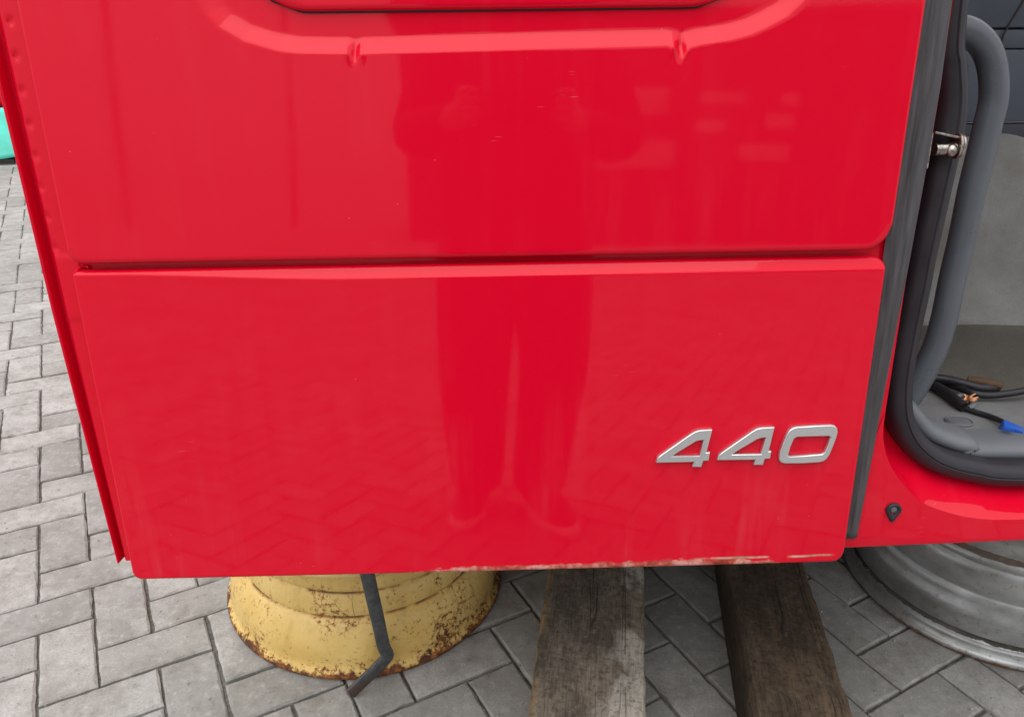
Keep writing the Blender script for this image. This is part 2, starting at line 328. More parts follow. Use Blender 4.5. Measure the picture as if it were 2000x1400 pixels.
def paver_mat():
    t = NT('concrete_paver'); t.set(rough=0.9, spec=0.25)
    oi = t.n.new('ShaderNodeObjectInfo'); at = t.n.new('ShaderNodeAttribute'); at.attribute_name = 'tone'
    geo = t.n.new('ShaderNodeNewGeometry'); wp = geo.outputs['Position']
    tone = t.math('FRACT', t.math('ADD', oi.outputs['Random'], at.outputs['Fac']))
    a = t.mix(tone, (0.295, 0.288, 0.272), (0.465, 0.456, 0.435))
    blot = t.noise(9, 5, 0.65, wp); fine = t.noise(240, 4, 0.75, wp); mid = t.noise(48, 5, 0.7, wp)
    c = t.mix(t.ramp(blot, [(0.36, 0.75), (0.6, 0.0)]), a, (0.23, 0.218, 0.195))
    c = t.mix(t.rng(fine, 0.35, 0.65, 0.0, 0.45), c, (0.17, 0.165, 0.155))
    c = t.mix(t.ramp(mid, [(0.53, 0.0), (0.70, 0.45)]), c, (0.50, 0.49, 0.465)); c = t.mix(t.ramp(mid, [(0.30, 0.6), (0.44, 0.0)]), c, (0.16, 0.152, 0.138))
    fl = t.ramp(t.voro(120, wp), [(0.0, 1.0), (0.10, 0.0)]); c = t.mix(t.math('MULTIPLY', fl, t.ramp(t.noise(40, 2, vec=wp), [(0.56, 0.0), (0.63, 0.9)])), c, (0.62, 0.61, 0.58))
    pit = t.ramp(t.voro(70, wp), [(0.0, 1.0), (0.07, 0.0)]); c = t.mix(t.math('MULTIPLY', pit, t.ramp(t.noise(25, 2, vec=wp), [(0.54, 0.0), (0.60, 0.9)])), c, (0.07, 0.068, 0.062))
    stain = t.noise(1.3, 4, 0.6, wp); c = t.mix(t.ramp(stain, [(0.48, 0.0), (0.72, 0.5)]), c, (0.17, 0.155, 0.13))
    t.col(c); t.bump(t.math('ADD', t.math('MULTIPLY', fine, 0.6), t.math('MULTIPLY', mid, 0.6)), 0.35, 0.002); return t.m
M['paver'] = paver_mat()
def sand():
    t = NT('joint_sand'); t.set(rough=0.95)
    n = t.noise(180, 4, 0.7); t.col(t.ramp(n, [(0.3, (0.06, 0.054, 0.046)), (0.7, (0.20, 0.185, 0.16))])); t.bump(n, 0.5, 0.003); return t.m
M['sand'] = sand()
t = NT('far_paving'); t.set(rough=0.9); t.col(t.ramp(t.noise(3, 6, 0.7), [(0.3, (0.24, 0.235, 0.225)), (0.7, (0.34, 0.335, 0.32))])); M['far'] = t.m
t = NT('black_bar_paint'); t.set(rough=0.36, spec=0.45); n_ = t.noise(60, 5, 0.7); X_, Y_, Z_ = t.sep()
rm = t.ramp(t.math('ADD', t.rng(Z_, 0.06, 0.012), t.math('MULTIPLY', t.math('SUBTRACT', n_, 0.5), 1.5)), [(0.5, 0.0), (0.75, 0.85)])
t.col(t.mix(rm, t.mix(t.ramp(n_, [(0.4, 0.0), (0.75, 1.0)]), (0.045, 0.049, 0.055), (0.12, 0.12, 0.12)), (0.075, 0.042, 0.028))); M['bar'] = t.m
def simple(name, c, ro, metal=0.0, var=0.25, sc=30):
    t = NT(name); t.set(rough=ro, metal=metal); t.col(t.mix(t.rng(t.noise(sc, 4), 0.3, 0.7), tuple(x*(1-var) for x in c), tuple(min(1, x*(1+var)) for x in c))); return t.m
M['cable'] = simple('cable_black', (0.014, 0.014, 0.017), 0.5)
M['copper'] = simple('bare_copper', (0.75, 0.38, 0.20), 0.35, 0.9)
M['blue'] = simple('blue_connector_plastic', (0.012, 0.085, 0.42), 0.4)
M['brown'] = simple('brown_sleeve', (0.075, 0.038, 0.015), 0.75)
M['turq'] = simple('turquoise_sheet', (0.10, 0.66, 0.52), 0.4, 0, 0.2, 6)
M['black'] = simple('black_rubber', (0.015, 0.015, 0.016), 0.7)
M['glass'] = NT('dark_glass').set(col=(0.02, 0.025, 0.03), rough=0.05, coat=1.0).m
M['trouser'] = simple('dark_trousers', (0.016, 0.018, 0.026), 0.9); M['jacket'] = simple('dark_jacket', (0.022, 0.022, 0.026), 0.85)
M['skin'] = simple('skin', (0.50, 0.30, 0.22), 0.55, 0, 0.08); M['hair'] = simple('hair', (0.03, 0.02, 0.015), 0.7)
M['shoe'] = simple('dark_shoe', (0.02, 0.018, 0.018), 0.6); M['sole'] = simple('pale_sole', (0.75, 0.73, 0.70), 0.6)
M['phone'] = NT('phone_body').set(col=(0.02, 0.02, 0.022), rough=0.25).m

# ------------------------------------------------------------------ pavement of herringbone pavers
W = 0.105; ANG = math.radians(29.13); O2 = np.array([-0.8576, 1.0828])*H
PA = np.array([math.cos(ANG), math.sin(ANG)]); PB = np.array([math.sin(ANG), -math.cos(ANG)])
ground = mesh_obj('ground', [(-150, -150, -0.030), (150, -150, -0.030), (150, 150, -0.030), (-150, 150, -0.030)], [(0, 1, 2, 3)], M['far'], None, False)
tag(ground, kind='structure')
RX0, RX1, RY0, RY1 = -9.0, 5.5, -6.5, 12.5
pave = mesh_obj('pavement', [(RX0, RY0, -0.009), (RX1, RY0, -0.009), (RX1, RY1, -0.009), (RX0, RY1, -0.009)], [(0, 1, 2, 3)], M['sand'], None, False)
tag(pave, kind='structure')
GAPW = 0.0056
def paver_verts(sx, sy, seed, jit=0.0013):
    r = np.random.default_rng(seed); ch = 0.0036; V = []
    nx, ny = 9, 5
    # ring of points round the brick with chipped, uneven arrises
    ring = []
    for i in range(nx): ring.append((-sx+2*sx*i/nx, -sy))
    for i in range(ny): ring.append((sx, -sy+2*sy*i/ny))
    for i in range(nx): ring.append((sx-2*sx*i/nx, sy))
    for i in range(ny): ring.append((-sx, sy-2*sy*i/ny))
    n = len(ring)
    for (x, y) in ring: V.append((x, y, -0.03))
    for (x, y) in ring:
        V.append((x+r.normal()*jit*0.5, y+r.normal()*jit*0.5, -ch*0.9))
    for (x, y) in ring:
        f = ch*(0.75+abs(r.normal())*0.5)
        V.append((x-np.sign(x)*f*(abs(x) > sx-1e-6)*1 + r.normal()*jit*0.4, y-np.sign(y)*f*(abs(y) > sy-1e-6)*1 + r.normal()*jit*0.4, r.normal()*0.0003))
    Fc = []
    for l in range(2):
        for i in range(n):
            k = (i+1) % n; Fc.append((l*n+i, l*n+k, (l+1)*n+k, (l+1)*n+i))
    Fc.append(tuple(2*n+i for i in range(n)))
    return V, Fc
PM = []
for s_ in range(8):
    V, Fc = paver_verts(W-GAPW/2, W/2-GAPW/2, 100+s_)
    me = bpy.data.meshes.new('paver'); me.from_pydata(V, [], Fc); me.update(); me.materials.append(M['paver']); PM.append((me, np.array(V), Fc))
HID = [(-60, -200), (0, 100), (75, 500), (262, 1131), (1648, 1101), (1662, 1064), (2000, 1053), (2100, 1050), (2100, -200)]
def inpoly(x, y, poly):
    c = False; n = len(poly)
    for i in range(n):
        x1, y1 = poly[i]; x2, y2 = poly[(i+1) % n]
        if (y1 > y) != (y2 > y) and x < (x2-x1)*(y-y1)/(y2-y1)+x1: c = not c
    return c
bricks = []
for k in range(-75, 76):
    for m_ in range(-45, 46):
        for typ in (0, 1):
            if typ == 0: i, j = -1+k+2*m_, 0-k+2*m_; cc = (i+1.0, j+0.5); a = ANG
            else: i, j = 0+k+2*m_, 1-k+2*m_; cc = (i+0.5, j+1.0); a = ANG+math.pi/2
            p = O2+W*(cc[0]*PA+cc[1]*PB)
            if RX0+.15 < p[0] < RX1-.15 and RY0+.15 < p[1] < RY1-.15: bricks.append((p[0], p[1], a))
vis = []; rest = []
for b in bricks:
    score = 0
    if b[1] > 0.3:
        for (ox, oy) in ((0, 0), (.09, 0), (-.09, 0), (0, .09), (0, -.09)):
            x, y, d = to_px((b[0]+ox, b[1]+oy, 0))
            if d > 0.2 and -5 < x < 2005 and 0 < y < 1420 and not inpoly(x, y, HID): score = max(score, 1/d)
    (vis if score > 0 else rest).append((score, b))
vis.sort(key=lambda q: -q[0])
def jitter(b):
    return (b[0]+rng.normal()*0.0009, b[1]+rng.normal()*0.0009, rng.normal()*0.0011, rng.normal()*0.006, rng.normal()*0.006, b[2]+rng.normal()*0.006+(math.pi if rng.random() < .5 else 0))
for (_, b) in vis[:295]:
    me = PM[rng.integers(8)][0]; x, y, z, rx, ry, rz = jitter(b)
    o = link(bpy.data.objects.new('paver', me)); o.location = (x, y, z); o.rotation_euler = (rx, ry, rz); o.parent = pave
allb = rest + vis[295:]
V = []; Fc = []; tones = []
VV = []; nv = 0
for (_, b) in allb:
    me, pv, pf = PM[rng.integers(8)]; x, y, z, rx, ry, rz = jitter(b)
    c_, s_ = math.cos(rz), math.sin(rz)
    q = np.column_stack([pv[:, 0]*c_-pv[:, 1]*s_+x, pv[:, 0]*s_+pv[:, 1]*c_+y, pv[:, 2]+z+pv[:, 0]*ry+pv[:, 1]*rx])
    n18 = len(pv)//3; q = q[n18:]                                   # only the part above the sand
    VV.append(q); f2 = [tuple(i-n18+nv for i in f) for f in pf if min(f) >= n18]; Fc += f2; tones += [rng.random()]*len(f2); nv += len(q)
me = bpy.data.meshes.new('paver_field'); me.from_pydata(np.vstack(VV).tolist(), [], Fc); me.update(); me.materials.append(M['paver'])
at = me.attributes.new('tone', 'FLOAT', 'FACE'); at.data.foreach_set('value', tones)
pf_ = link(bpy.data.objects.new('paver_field', me)); pf_.parent = pave; tag(pf_, kind='stuff')

# ------------------------------------------------------------------ the cab
cab = empty('truck_cab'); cab.matrix_world = CABM
tag(cab, 'bright red truck cab side with silver 440 badge and open doorway, set on timbers', 'truck cab')

def panel(name, x0, x1, z0, z1, rc, roll, wall, mat, hfun=None, xs_extra=(), zs_extra=(), dx=0.006, dz=0.006, y0=0.0, parent=cab):
    """side panel as a pressed sheet: rounded outline, rolled edges, returned rim; rc=(bl,br,tl,tr), roll=(l,r,b,t)"""
    def axis(a, b, rl, rh, d, extra):
        s = list(np.arange(a+rl, b-rh, d)) + [a+rl*(1-math.cos(q)) for q in np.linspace(0, math.pi/2, 7)] + [b-rh*(1-math.cos(q)) for q in np.linspace(0, math.pi/2, 7)] + [e for e in extra if a < e < b]
        s = sorted(s); out = [s[0]]
        for v in s[1:]:
            if v-out[-1] > 2e-4: out.append(v)
        out[-1] = b; return np.array(out)
    xs = axis(x0, x1, max(roll[0], 1e-3), max(roll[1], 1e-3), dx, xs_extra)
    zs = axis(z0, z1, max(roll[2], 1e-3), max(roll[3], 1e-3), dz, list(zs_extra)+[z0+rc[0]*q for q in np.linspace(0, 1, 8)]+[z1-rc[3]*q for q in np.linspace(0, 1, 8)])
    S = (xs-x0)/(x1-x0); Xg, Zg = np.meshgrid(xs, zs)
    def inset(r, dd): 
        dd = np.clip(dd, 0, r) if r > 0 else 0
        return r-np.sqrt(np.maximum(r*r-(r-dd)**2, 0)) if r > 0 else 0*zs
    li = np.maximum(inset(rc[0], zs-z0), inset(rc[2], z1-zs)); ri = np.maximum(inset(rc[1], zs-z0), inset(rc[3], z1-zs))
    Xg = (x0+li)[:, None] + S[None, :]*((x1-ri)-(x0+li))[:, None]
    dl, dr, db, dt = Xg-x0, x1-Xg, Zg-z0, z1-Zg
    for (r, A, B) in ((rc[0], 'l', 'b'), (rc[1], 'r', 'b'), (rc[2], 'l', 't'), (rc[3], 'r', 't')):
        if r <= 0: continue
        a = dl if A == 'l' else dr; b = db if B == 'b' else dt
        inn = (a < r) & (b < r); dc = np.maximum(r-np.hypot(r-a, r-b), 0)
        a2 = np.where(inn, dc, a); b2 = np.where(inn, dc, b)
        if A == 'l': dl = a2
        else: dr = a2
        if B == 'b': db = b2
        else: dt = b2
    Yg = np.zeros_like(Xg)
    for d, r in ((dl, roll[0]), (dr, roll[1]), (db, roll[2]), (dt, roll[3])):
        if r > 0:
            q = np.clip(1-d/r, 0, 1); Yg = np.maximum(Yg, r*(1-np.sqrt(np.maximum(1-q*q, 0))))
    if hfun is not None: Yg = Yg + hfun(Xg, Zg)
    Yg = Yg + y0
    nz, nx = Xg.shape; V = np.stack([Xg.ravel(), Yg.ravel(), Zg.ravel()], 1).tolist(); Fc = []
    for j in range(nz-1):
        for i in range(nx-1):
            a = j*nx+i; Fc.append((a, a+1, a+nx+1, a+nx))
    bd = [i for i in range(nx)] + [j*nx+nx-1 for j in range(1, nz)] + [(nz-1)*nx+i for i in range(nx-2, -1, -1)] + [j*nx for j in range(nz-2, 0, -1)]
    base = len(V); 
    for b in bd: V.append([V[b][0], wall, V[b][2]])
    for q in range(len(bd)):
        k = (q+1) % len(bd); Fc.append((bd[q], base+q, base+k, bd[k]))
    o = mesh_obj(name, V, Fc, mat, parent); auto_smooth(o, 60); return o

# upper panel with its pressed recess
def L2(pts, Y=0.0): return [(loc(x, y, Y)[0], loc(x, y, Y)[2]) for (x, y) in pts]
outer = [(372, -260), (372, -60), (386, 0), (404, 28), (428, 54), (476, 82), (540, 101), (585, 106.5), (640, 107.5), (674, 107.5), (683, 109), (688, 115), (693, 126), (698, 116), (705, 109.5), (719, 107.5),
         (860, 103.5), (1020, 99), (1180, 95), (1300, 92), (1316, 94.5), (1325, 106), (1332, 120), (1341, 107), (1350, 95), (1368, 90), (1427, 81), (1465, 71), (1495, 58), (1540, 34), (1576, 0), (1590, -60), (1592, -260)]
OC = np.array(L2(outer)); POLY = np.vstack([OC, [[OC[-1, 0], 2.2], [OC[0, 0], 2.2]]])
def sdf(X, Z):
    P = np.stack([X.ravel(), Z.ravel()], 1); best = np.full(len(P), 9.0); ins = np.zeros(len(P), bool); n = len(POLY)
    for i in range(n):
        a, b = POLY[i], POLY[(i+1) % n]; ab = b-a; tt = np.clip(((P-a)@ab)/(ab@ab), 0, 1); best = np.minimum(best, np.hypot(*(P-a-tt[:, None]*ab).T))
        c = ((a[1] > P[:, 1]) != (b[1] > P[:, 1])); xi = (b[0]-a[0])*(P[:, 1]-a[1])/(b[1]-a[1]+1e-12)+a[0]; ins ^= c & (P[:, 0] < xi)
    return np.where(ins, best, -best).reshape(X.shape)
NO = [(loc(693, 100)[0], loc(693, 100)[2]), (loc(1332, 92)[0], loc(1332, 92)[2])]
def wave(X, Z): return 0.0004*np.sin(X*7+1.0)*np.sin(Z*9+.4) + 0.00012*np.sin(X*17+Z*11)
def recess(X, Z):
    s = sdf(X, Z); w = 0.0185; q = np.clip(s/w, 0, 1); e = 0.10
    soft = np.where(q < e, q*q/(2*e), np.where(q > 1-e, (1-e) - (1-q)**2/(2*e), q-e/2))/(1-e)
    y = 0.0118*soft
    for (nx_, nz_) in NO:                                   # pinched darts in the lower edge of the pressing
        y += (0.0042*np.exp(-np.abs(X-nx_+0.0012)/0.0034) - 0.0016*np.exp(-((X-nx_-0.006)/0.003)**2) - 0.0016*np.exp(-((X-nx_+0.009)/0.003)**2))*np.exp(-((Z-nz_+0.001)/0.0085)**2)
    return y + wave(X, Z)
xL, xR = -0.4935, 0.4395
zseam_u = loc(1000, 503)[2]; zseam_l = loc(1000, 517)[2]
fine_z = list(np.arange(0.605, 0.70, 0.0016)); fine_x = [q for n in NO for q in np.arange(n[0]-0.03, n[0]+0.03, 0.0013)]
panel('upper_side_panel', xL, xR, zseam_u, 1.25, (0.016, 0.030, 0, 0), (0.005, 0.004, 0.007, 0), 0.020, M['red'], recess, fine_x, fine_z, 0.0045, 0.006)
# blanked side window lying in the recess
bx0, bx1 = loc(455, -30)[0], loc(1490, -30)[0]; bz0 = loc(1000, 16.5)[2]
panel('window_blank', bx0, bx1, bz0, 1.20, (0.075, 0.075, 0, 0), (0.006, 0.006, 0.006, 0), 0.030, M['red'], wave, (), (), 0.008, 0.008, 0.0035)
panel('gap_shadow', bx0-0.0018, bx1+0.0018, bz0-0.0018, 1.21, (0.0765, 0.0765, 0, 0), (0.001, 0.001, 0.001, 0), 0.030, M['gap'], wave, (), (), 0.02, 0.02, 0.0092)  # dark sheet added as the shadow line in the gap round the blank
# lower hatch panel
zl1 = zseam_l
def crown(X, Z):
    k = np.clip((X+0.47)/0.30, 0, 1); hh = 0.005+0.0095*k*k*(3-2*k); d = np.maximum(0, Z-(zl1-hh)); e_ = 0.0025
    return wave(X, Z)*0.8 + 0.0015*((X/0.46)**2) + 0.62*np.where(d < e_, d*d/(2*e_), d-e_/2)
low = panel('lower_side_panel', xL, xR, -0.001, zl1, (0.011, 0.016, 0.004, 0.013), (0.004, 0.0045, 0.0055, 0.0028), 0.024, M['red_worn'], crown, (), list(np.arange(zl1-0.018, zl1, 0.0008)), 0.006, 0.006)
# curled hem at the rear top corner of the hatch
hx = loc(140, 524)
sweep('hem_curl', [(hx[0]+0.001, 0.004, zl1-0.003), (hx[0]+0.001, 0.010, zl1+0.001), (hx[0]+0.003, 0.016, zl1+0.003), (hx[0]+0.007, 0.019, zl1+0.003), (hx[0]+0.010, 0.017, zl1+0.001)], circ(0.0018, 8), M['red'], low, ref=(0, 0, 1))
# body sheet behind the panels (seen in the seam)
panel('body_sheet', xL-0.002, 0.475, 0.012, 1.9, (0, 0, 0, 0), (0, 0, 0, 0), 0.045, M['red'], None, (), (), 0.05, 0.05, 0.021)

# rear flange: channel with spot-weld dimples and a turned lip
prof = [(0.006, 0.0195), (0.002, 0.0195), (-0.006, 0.0195), (-0.012, 0.0195), (-0.018, 0.0195), (-0.023, 0.0197), (-0.0260, 0.0212), (-0.0285, 0.0255), (-0.0305, 0.0300), (-0.0325, 0.0305), (-0.0337, 0.0270), (-0.0343, 0.0210), (-0.0348, 0.0160), (-0.0357, 0.0138), (-0.0375, 0.0136), (-0.0386, 0.0155), (-0.0390, 0.0200), (-0.0392, 0.045)]
ps = []
for a, b in zip(prof[:-1], prof[1:]):
    k = max(1, int(math.hypot(b[0]-a[0], b[1]-a[1])/0.0013))
    ps += [(a[0]+(b[0]-a[0])*q/k, a[1]+(b[1]-a[1])*q/k) for q in range(k)]
ps.append(prof[-1]); zt = np.arange(0.018, 1.6, 0.0022)
dpx = [(20, 42), (31, 110), (43, 178), (57, 243), (69, 305), (79, 366), (92, 424), (107, 484)]
dimp = [loc(x, y, 0.0195) for (x, y) in dpx]; sp_ = (dimp[0][2]-dimp[-1][2])/7
dimp += [(dimp[0][0], 0, dimp[0][2]+sp_*k) for k in range(1, 12)]
PX, ZZ = np.meshgrid(np.array([p[0] for p in ps]), zt); PY = np.repeat(np.array([p[1] for p in ps])[None], len(zt), 0)
XX = xL+PX*np.where(PX < 0, np.interp(ZZ, [0.0, 0.36, 0.7, 1.6], [0.58, 0.996, 1.20, 1.3]), 1.0)
for d in dimp:
    g = ((XX-d[0])/0.0036)**2+((ZZ-d[2])/0.0048)**2; PY = PY+0.0017*np.exp(-g**1.5)*(PY < 0.0215)
bl = loc(100, 500, .0195); PY = PY+0.0014*np.tanh((ZZ-bl[2])/0.0025)*(PX > -0.024)*(PX < 0.003)*0.5
b2 = loc(142, 625, .0195); PY = PY-0.0014*np.tanh((ZZ-b2[2])/0.0025)*(PX > -0.024)*(PX < 0.003)*0.5
nz_, nx_ = XX.shape; Vf = np.stack([XX.ravel(), PY.ravel(), ZZ.ravel()], 1)
mesh_obj('rear_flange', Vf, [(j*nx_+i+1, j*nx_+i, (j+1)*nx_+i, (j+1)*nx_+i+1) for j in range(nz_-1) for i in range(nx_-1)], M['red'], cab)

# pillar strip between panel and doorway
sl = [(1813, 0), (1796, 120), (1760, 340), (1736, 492), (1734, 540), (1658, 1052)]; sr_ = [(1864, 0), (1840, 172), (1816, 312), (1783, 492), (1774, 540), (1676, 1052)]
YS = 0.012
def line_at(pts, z, Y):
    P = sorted([loc(x, y, Y) for (x, y) in pts], key=lambda p: p[2]); zz = [p[2] for p in P]; xx = [p[0] for p in P]
    if z > zz[-1]: return xx[-1]+(z-zz[-1])*(xx[-1]-xx[-2])/(zz[-1]-zz[-2])*0.3
    return float(np.interp(z, zz, xx))
zs_ = np.concatenate([np.arange(loc(1666, 1052, YS)[2], 0.75, 0.012), np.arange(0.76, 1.7, 0.05)])
Vs = []; Fs = []; NC = 11
for z in zs_:
    a, b = min(line_at(sl, z, YS)-0.004, 0.4405), line_at(sr_, z, YS)
    for q in range(NC):
        s = q/(NC-1); prof_y = YS+0.0035*(abs(2*s-1)**3.0)+0.0016*math.exp(-((s-0.3)/0.06)**2)
        Vs.append((a+(b-a)*s, prof_y, z))
for j in range(len(zs_)-1):
    for i in range(NC-1): Fs.append((j*NC+i, j*NC+i+1, (j+1)*NC+i+1, (j+1)*NC+i))
base = list(range(NC)); k0 = len(Vs)
for i in range(NC): Vs.append((Vs[i][0], 0.03, Vs[i][2]))
for i in range(NC-1): Fs.append((i+1, i, k0+i, k0+i+1))
strip = mesh_obj('pillar_strip', Vs, Fs, M['trim'], cab)
# light scuff shaped like a Y where the strip was pressed by the hatch corner
# doorway jamb and sill: lofted from the outer return to the seal
YJ0, YJ1 = 0.020, 0.072
xr_top = line_at(sr_, 1.5, YJ0)
o_px = [(1868, 0), (1842, 172), (1818, 312), (1785, 492), (1776, 540), (1752, 680), (1733, 790), (1726, 850), (1736, 900), (1760, 940), (1800, 980), (1864, 1004), (1928, 1014), (2000, 1014)]
i_px = [(1850, 0), (1848, 172), (1820, 312), (1795, 470), (1777, 560), (1754, 670), (1738, 764), (1740, 812), (1752, 848), (1772, 880), (1800, 906), (1832, 924), (1900, 940), (2000, 950)]
oc = [np.array(loc(x, y, YJ0)) for x, y in o_px]; ic = [np.array(loc(x, y, YJ1)) for x, y in i_px]
WV = [1.0]*7+[0.75, 0.4, 0.15]+[0.0]*4
for i_ in range(14):
    oc[i_][0] -= 0.0008*WV[i_]; oc[i_][1] += 0.004*WV[i_]; ic[i_] = ic[i_]*(1-WV[i_])+np.array([oc[i_][0]+0.030, 0.105, ic[i_][2]])*WV[i_]
top = 1.62; XF = 1.52
WVp = np.array([1.0, 1.0]+WV+[0.0]*5)
oc = [np.array([oc[0][0]+0.006, oc[0][1], top]), np.array([oc[0][0]+0.004, oc[0][1], 1.1])] + oc + [np.array([1.0, YJ0, oc[-1][2]-0.004]), np.array([XF-0.05, YJ0, oc[-1][2]-0.004]), np.array([XF, YJ0, oc[-1][2]+0.06]), np.array([XF-0.06, YJ0, 0.9]), np.array([XF-0.2, YJ0, top])]
ic = [np.array([ic[0][0]+0.006, ic[0][1], top-0.03]), np.array([ic[0][0]+0.004, ic[0][1], 1.1])] + ic + [np.array([1.0, YJ1, ic[-1][2]-0.004]), np.array([XF-0.09, YJ1, ic[-1][2]-0.004]), np.array([XF-0.04, YJ1, ic[-1][2]+0.06]), np.array([XF-0.10, YJ1, 0.9]), np.array([XF-0.24, YJ1, top-0.03])]
OCs, ICs = catmull(oc, 6), catmull(ic, 6); WVs = np.clip(np.interp(np.arange(len(OCs))/6.0, np.arange(len(WVp)), WVp), 0, 1)
NQ = 14; Vj = []; Fj = []
for q in range(NQ+1):
    s = q/NQ
    g = 1-(1-s)**1.0
    pw = 1.3+9*WVs; yk = 1-(1-s)**pw                        # rounds over from the outer face, runs in, then rises to the seal
    Q = OCs*(1-g)+ICs*g; Q[:, 1] = OCs[:, 1]+(ICs[:, 1]-OCs[:, 1])*yk
    Vj += Q.tolist()
m_ = len(OCs)
for q in range(NQ):
    for i in range(m_-1): Fj.append((q*m_+i, q*m_+i+1, (q+1)*m_+i+1, (q+1)*m_+i))
mesh_obj('door_jamb', Vj, Fj, M['red'], cab)
# sill outer face below the doorway
cont = OCs[(OCs[:, 2] < loc(1733, 790, YJ0)[2]) & (OCs[:, 0] < XF-0.03)]
zb = [loc(1655, 1066.5, YJ0)[2], loc(2000, 1052, YJ0)[2]]; xb = [loc(1655, 1066.5, YJ0)[0], loc(2000, 1052, YJ0)[0]]
zbot = lambda x: zb[0]+(zb[1]-zb[0])*(x-xb[0])/(xb[1]-xb[0]) if x < 0.75 else zb[1]
Vq = []; Fq = []; nC = len(cont); NR = 8
xbase = np.linspace(0.43, cont[-1][0], nC)
xbase = np.maximum(np.minimum(xbase, cont[:, 0]), 0.43)
for i in range(nC):
    bot = np.array([xbase[i], YJ0, zbot(xbase[i])])
    for r in range(NR):
        s = r/(NR-1); p = cont[i]*(1-s)+bot*s; Vq.append((p[0], YJ0, p[2]))
    for (dy, dz) in ((0.001, -0.0025), (0.004, -0.004), (0.05, -0.004)): Vq.append((bot[0], YJ0+dy, bot[2]+dz))
RR = NR+3
for i in range(nC-1):
    for r in range(RR-1): Fq.append((i*RR+r, i*RR+r+1, (i+1)*RR+r+1, (i+1)*RR+r))
sill = mesh_obj('door_sill', Vq, Fq, M['red'], cab); auto_smooth(sill, 50)
# teardrop drain grommet in the sill
gx, gy, gz = loc(1744, 995, YJ0); ring = []
for k in range(28):
    a = 2*math.pi*k/28; x = 0.0105*math.cos(a); z = 0.0105*math.sin(a)
    if z < 0: z *= 1.0+0.75*max(0, -math.sin(a))**2.5; x *= 1-0.45*max(0, -math.sin(a))**2.2
    ring.append((x, z))
Vg = []; Fg = []
for (sc, dy) in ((1.0, 0.0), (0.97, -0.003), (0.85, -0.0045), (0.62, -0.0045), (0.50, -0.003), (0.42, 0.0015)):
    for (x, z) in ring: Vg.append((gx+x*sc, YJ0+dy, gz+z*sc+(0.0018*(1-sc))))
for l in range(5):
    for i in range(28): Fg.append((l*28+i, l*28+(i+1) % 28, (l+1)*28+(i+1) % 28, (l+1)*28+i))
Fg.append(tuple(5*28+i for i in range(28)))
gr = mesh_obj('drain_grommet', Vg, Fg, M['seal'], sill)
bm = bmesh.new(); bmesh.ops.create_uvsphere(bm, u_segments=14, v_segments=8, radius=0.0050); bmesh.ops.scale(bm, vec=(1, 0.4, 1), verts=bm.verts); bmesh.ops.translate(bm, vec=(gx+0.0004, YJ0-0.0012, gz+0.0012), verts=bm.verts); bm_obj('plug_centre', bm, M['plastic_grey'], sill, True)

# door seal
s_px = [(1862, -10), (1860, 60), (1862, 130), (1864, 190), (1858, 250), (1846, 312), (1828, 400), (1806, 500), (1795, 560), (1778, 640), (1764, 720), (1760, 770), (1763, 812), (1778, 852), (1804, 882), (1840, 904), (1900, 920), (2000, 930)]
YSL = 0.060
sp3 = [np.array(loc(x, y, YSL)) for x, y in s_px]
sp3 = [np.array([sp3[0][0]+0.008, YSL, top-0.05]), np.array([sp3[0][0]+0.004, YSL, 1.1]), np.array([sp3[0][0], YSL, 0.8])] + sp3[1:] + [np.array([1.0, YSL, sp3[-1][2]-0.004]), np.array([XF-0.11, YSL, sp3[-1][2]-0.004]), np.array([XF-0.06, YSL, sp3[-1][2]+0.06]), np.array([XF-0.12, YSL, 0.9]), np.array([XF-0.26, YSL, top-0.05])]
spath = catmull(sp3, 8)
sprof = [(0.0165, 0.030), (0.0172, 0.012), (0.0165, 0.003), (0.0135, -0.005), (0.007, -0.0095), (0.001, -0.0108), (-0.0005, -0.0094), (-0.002, -0.0108), (-0.007, -0.0095), (-0.0125, -0.005), (-0.0155, 0.003), (-0.0165, 0.012), (-0.0160, 0.030)]
wsc = np.array([1.0+0.12*math.exp(-((p[2]-0.56)/0.06)**2) if p[0] < 0.6 else 1.0 for p in spath])
seal = sweep('door_seal', spath, sprof, M['seal'], cab, scale=wsc)
# inner fold of the seal / trim piece that caps the floor edge
def inset_path(path, d, Y):
    out = []
    for i in range(len(path)):
        t_ = path[min(i+1, len(path)-1)]-path[max(i-1, 0)]; t_[1] = 0; t_ /= np.linalg.norm(t_)
        out.append(np.array([path[i][0]-t_[2]*d, Y, path[i][2]+t_[0]*d]))
    return np.array(out)
cen = np.array([1.0, 0, 0.6])
sgn = 1 if np.linalg.norm(inset_path(spath, 0.01, 0)[60]-cen) < np.linalg.norm(inset_path(spath, -0.01, 0)[60]-cen) else -1
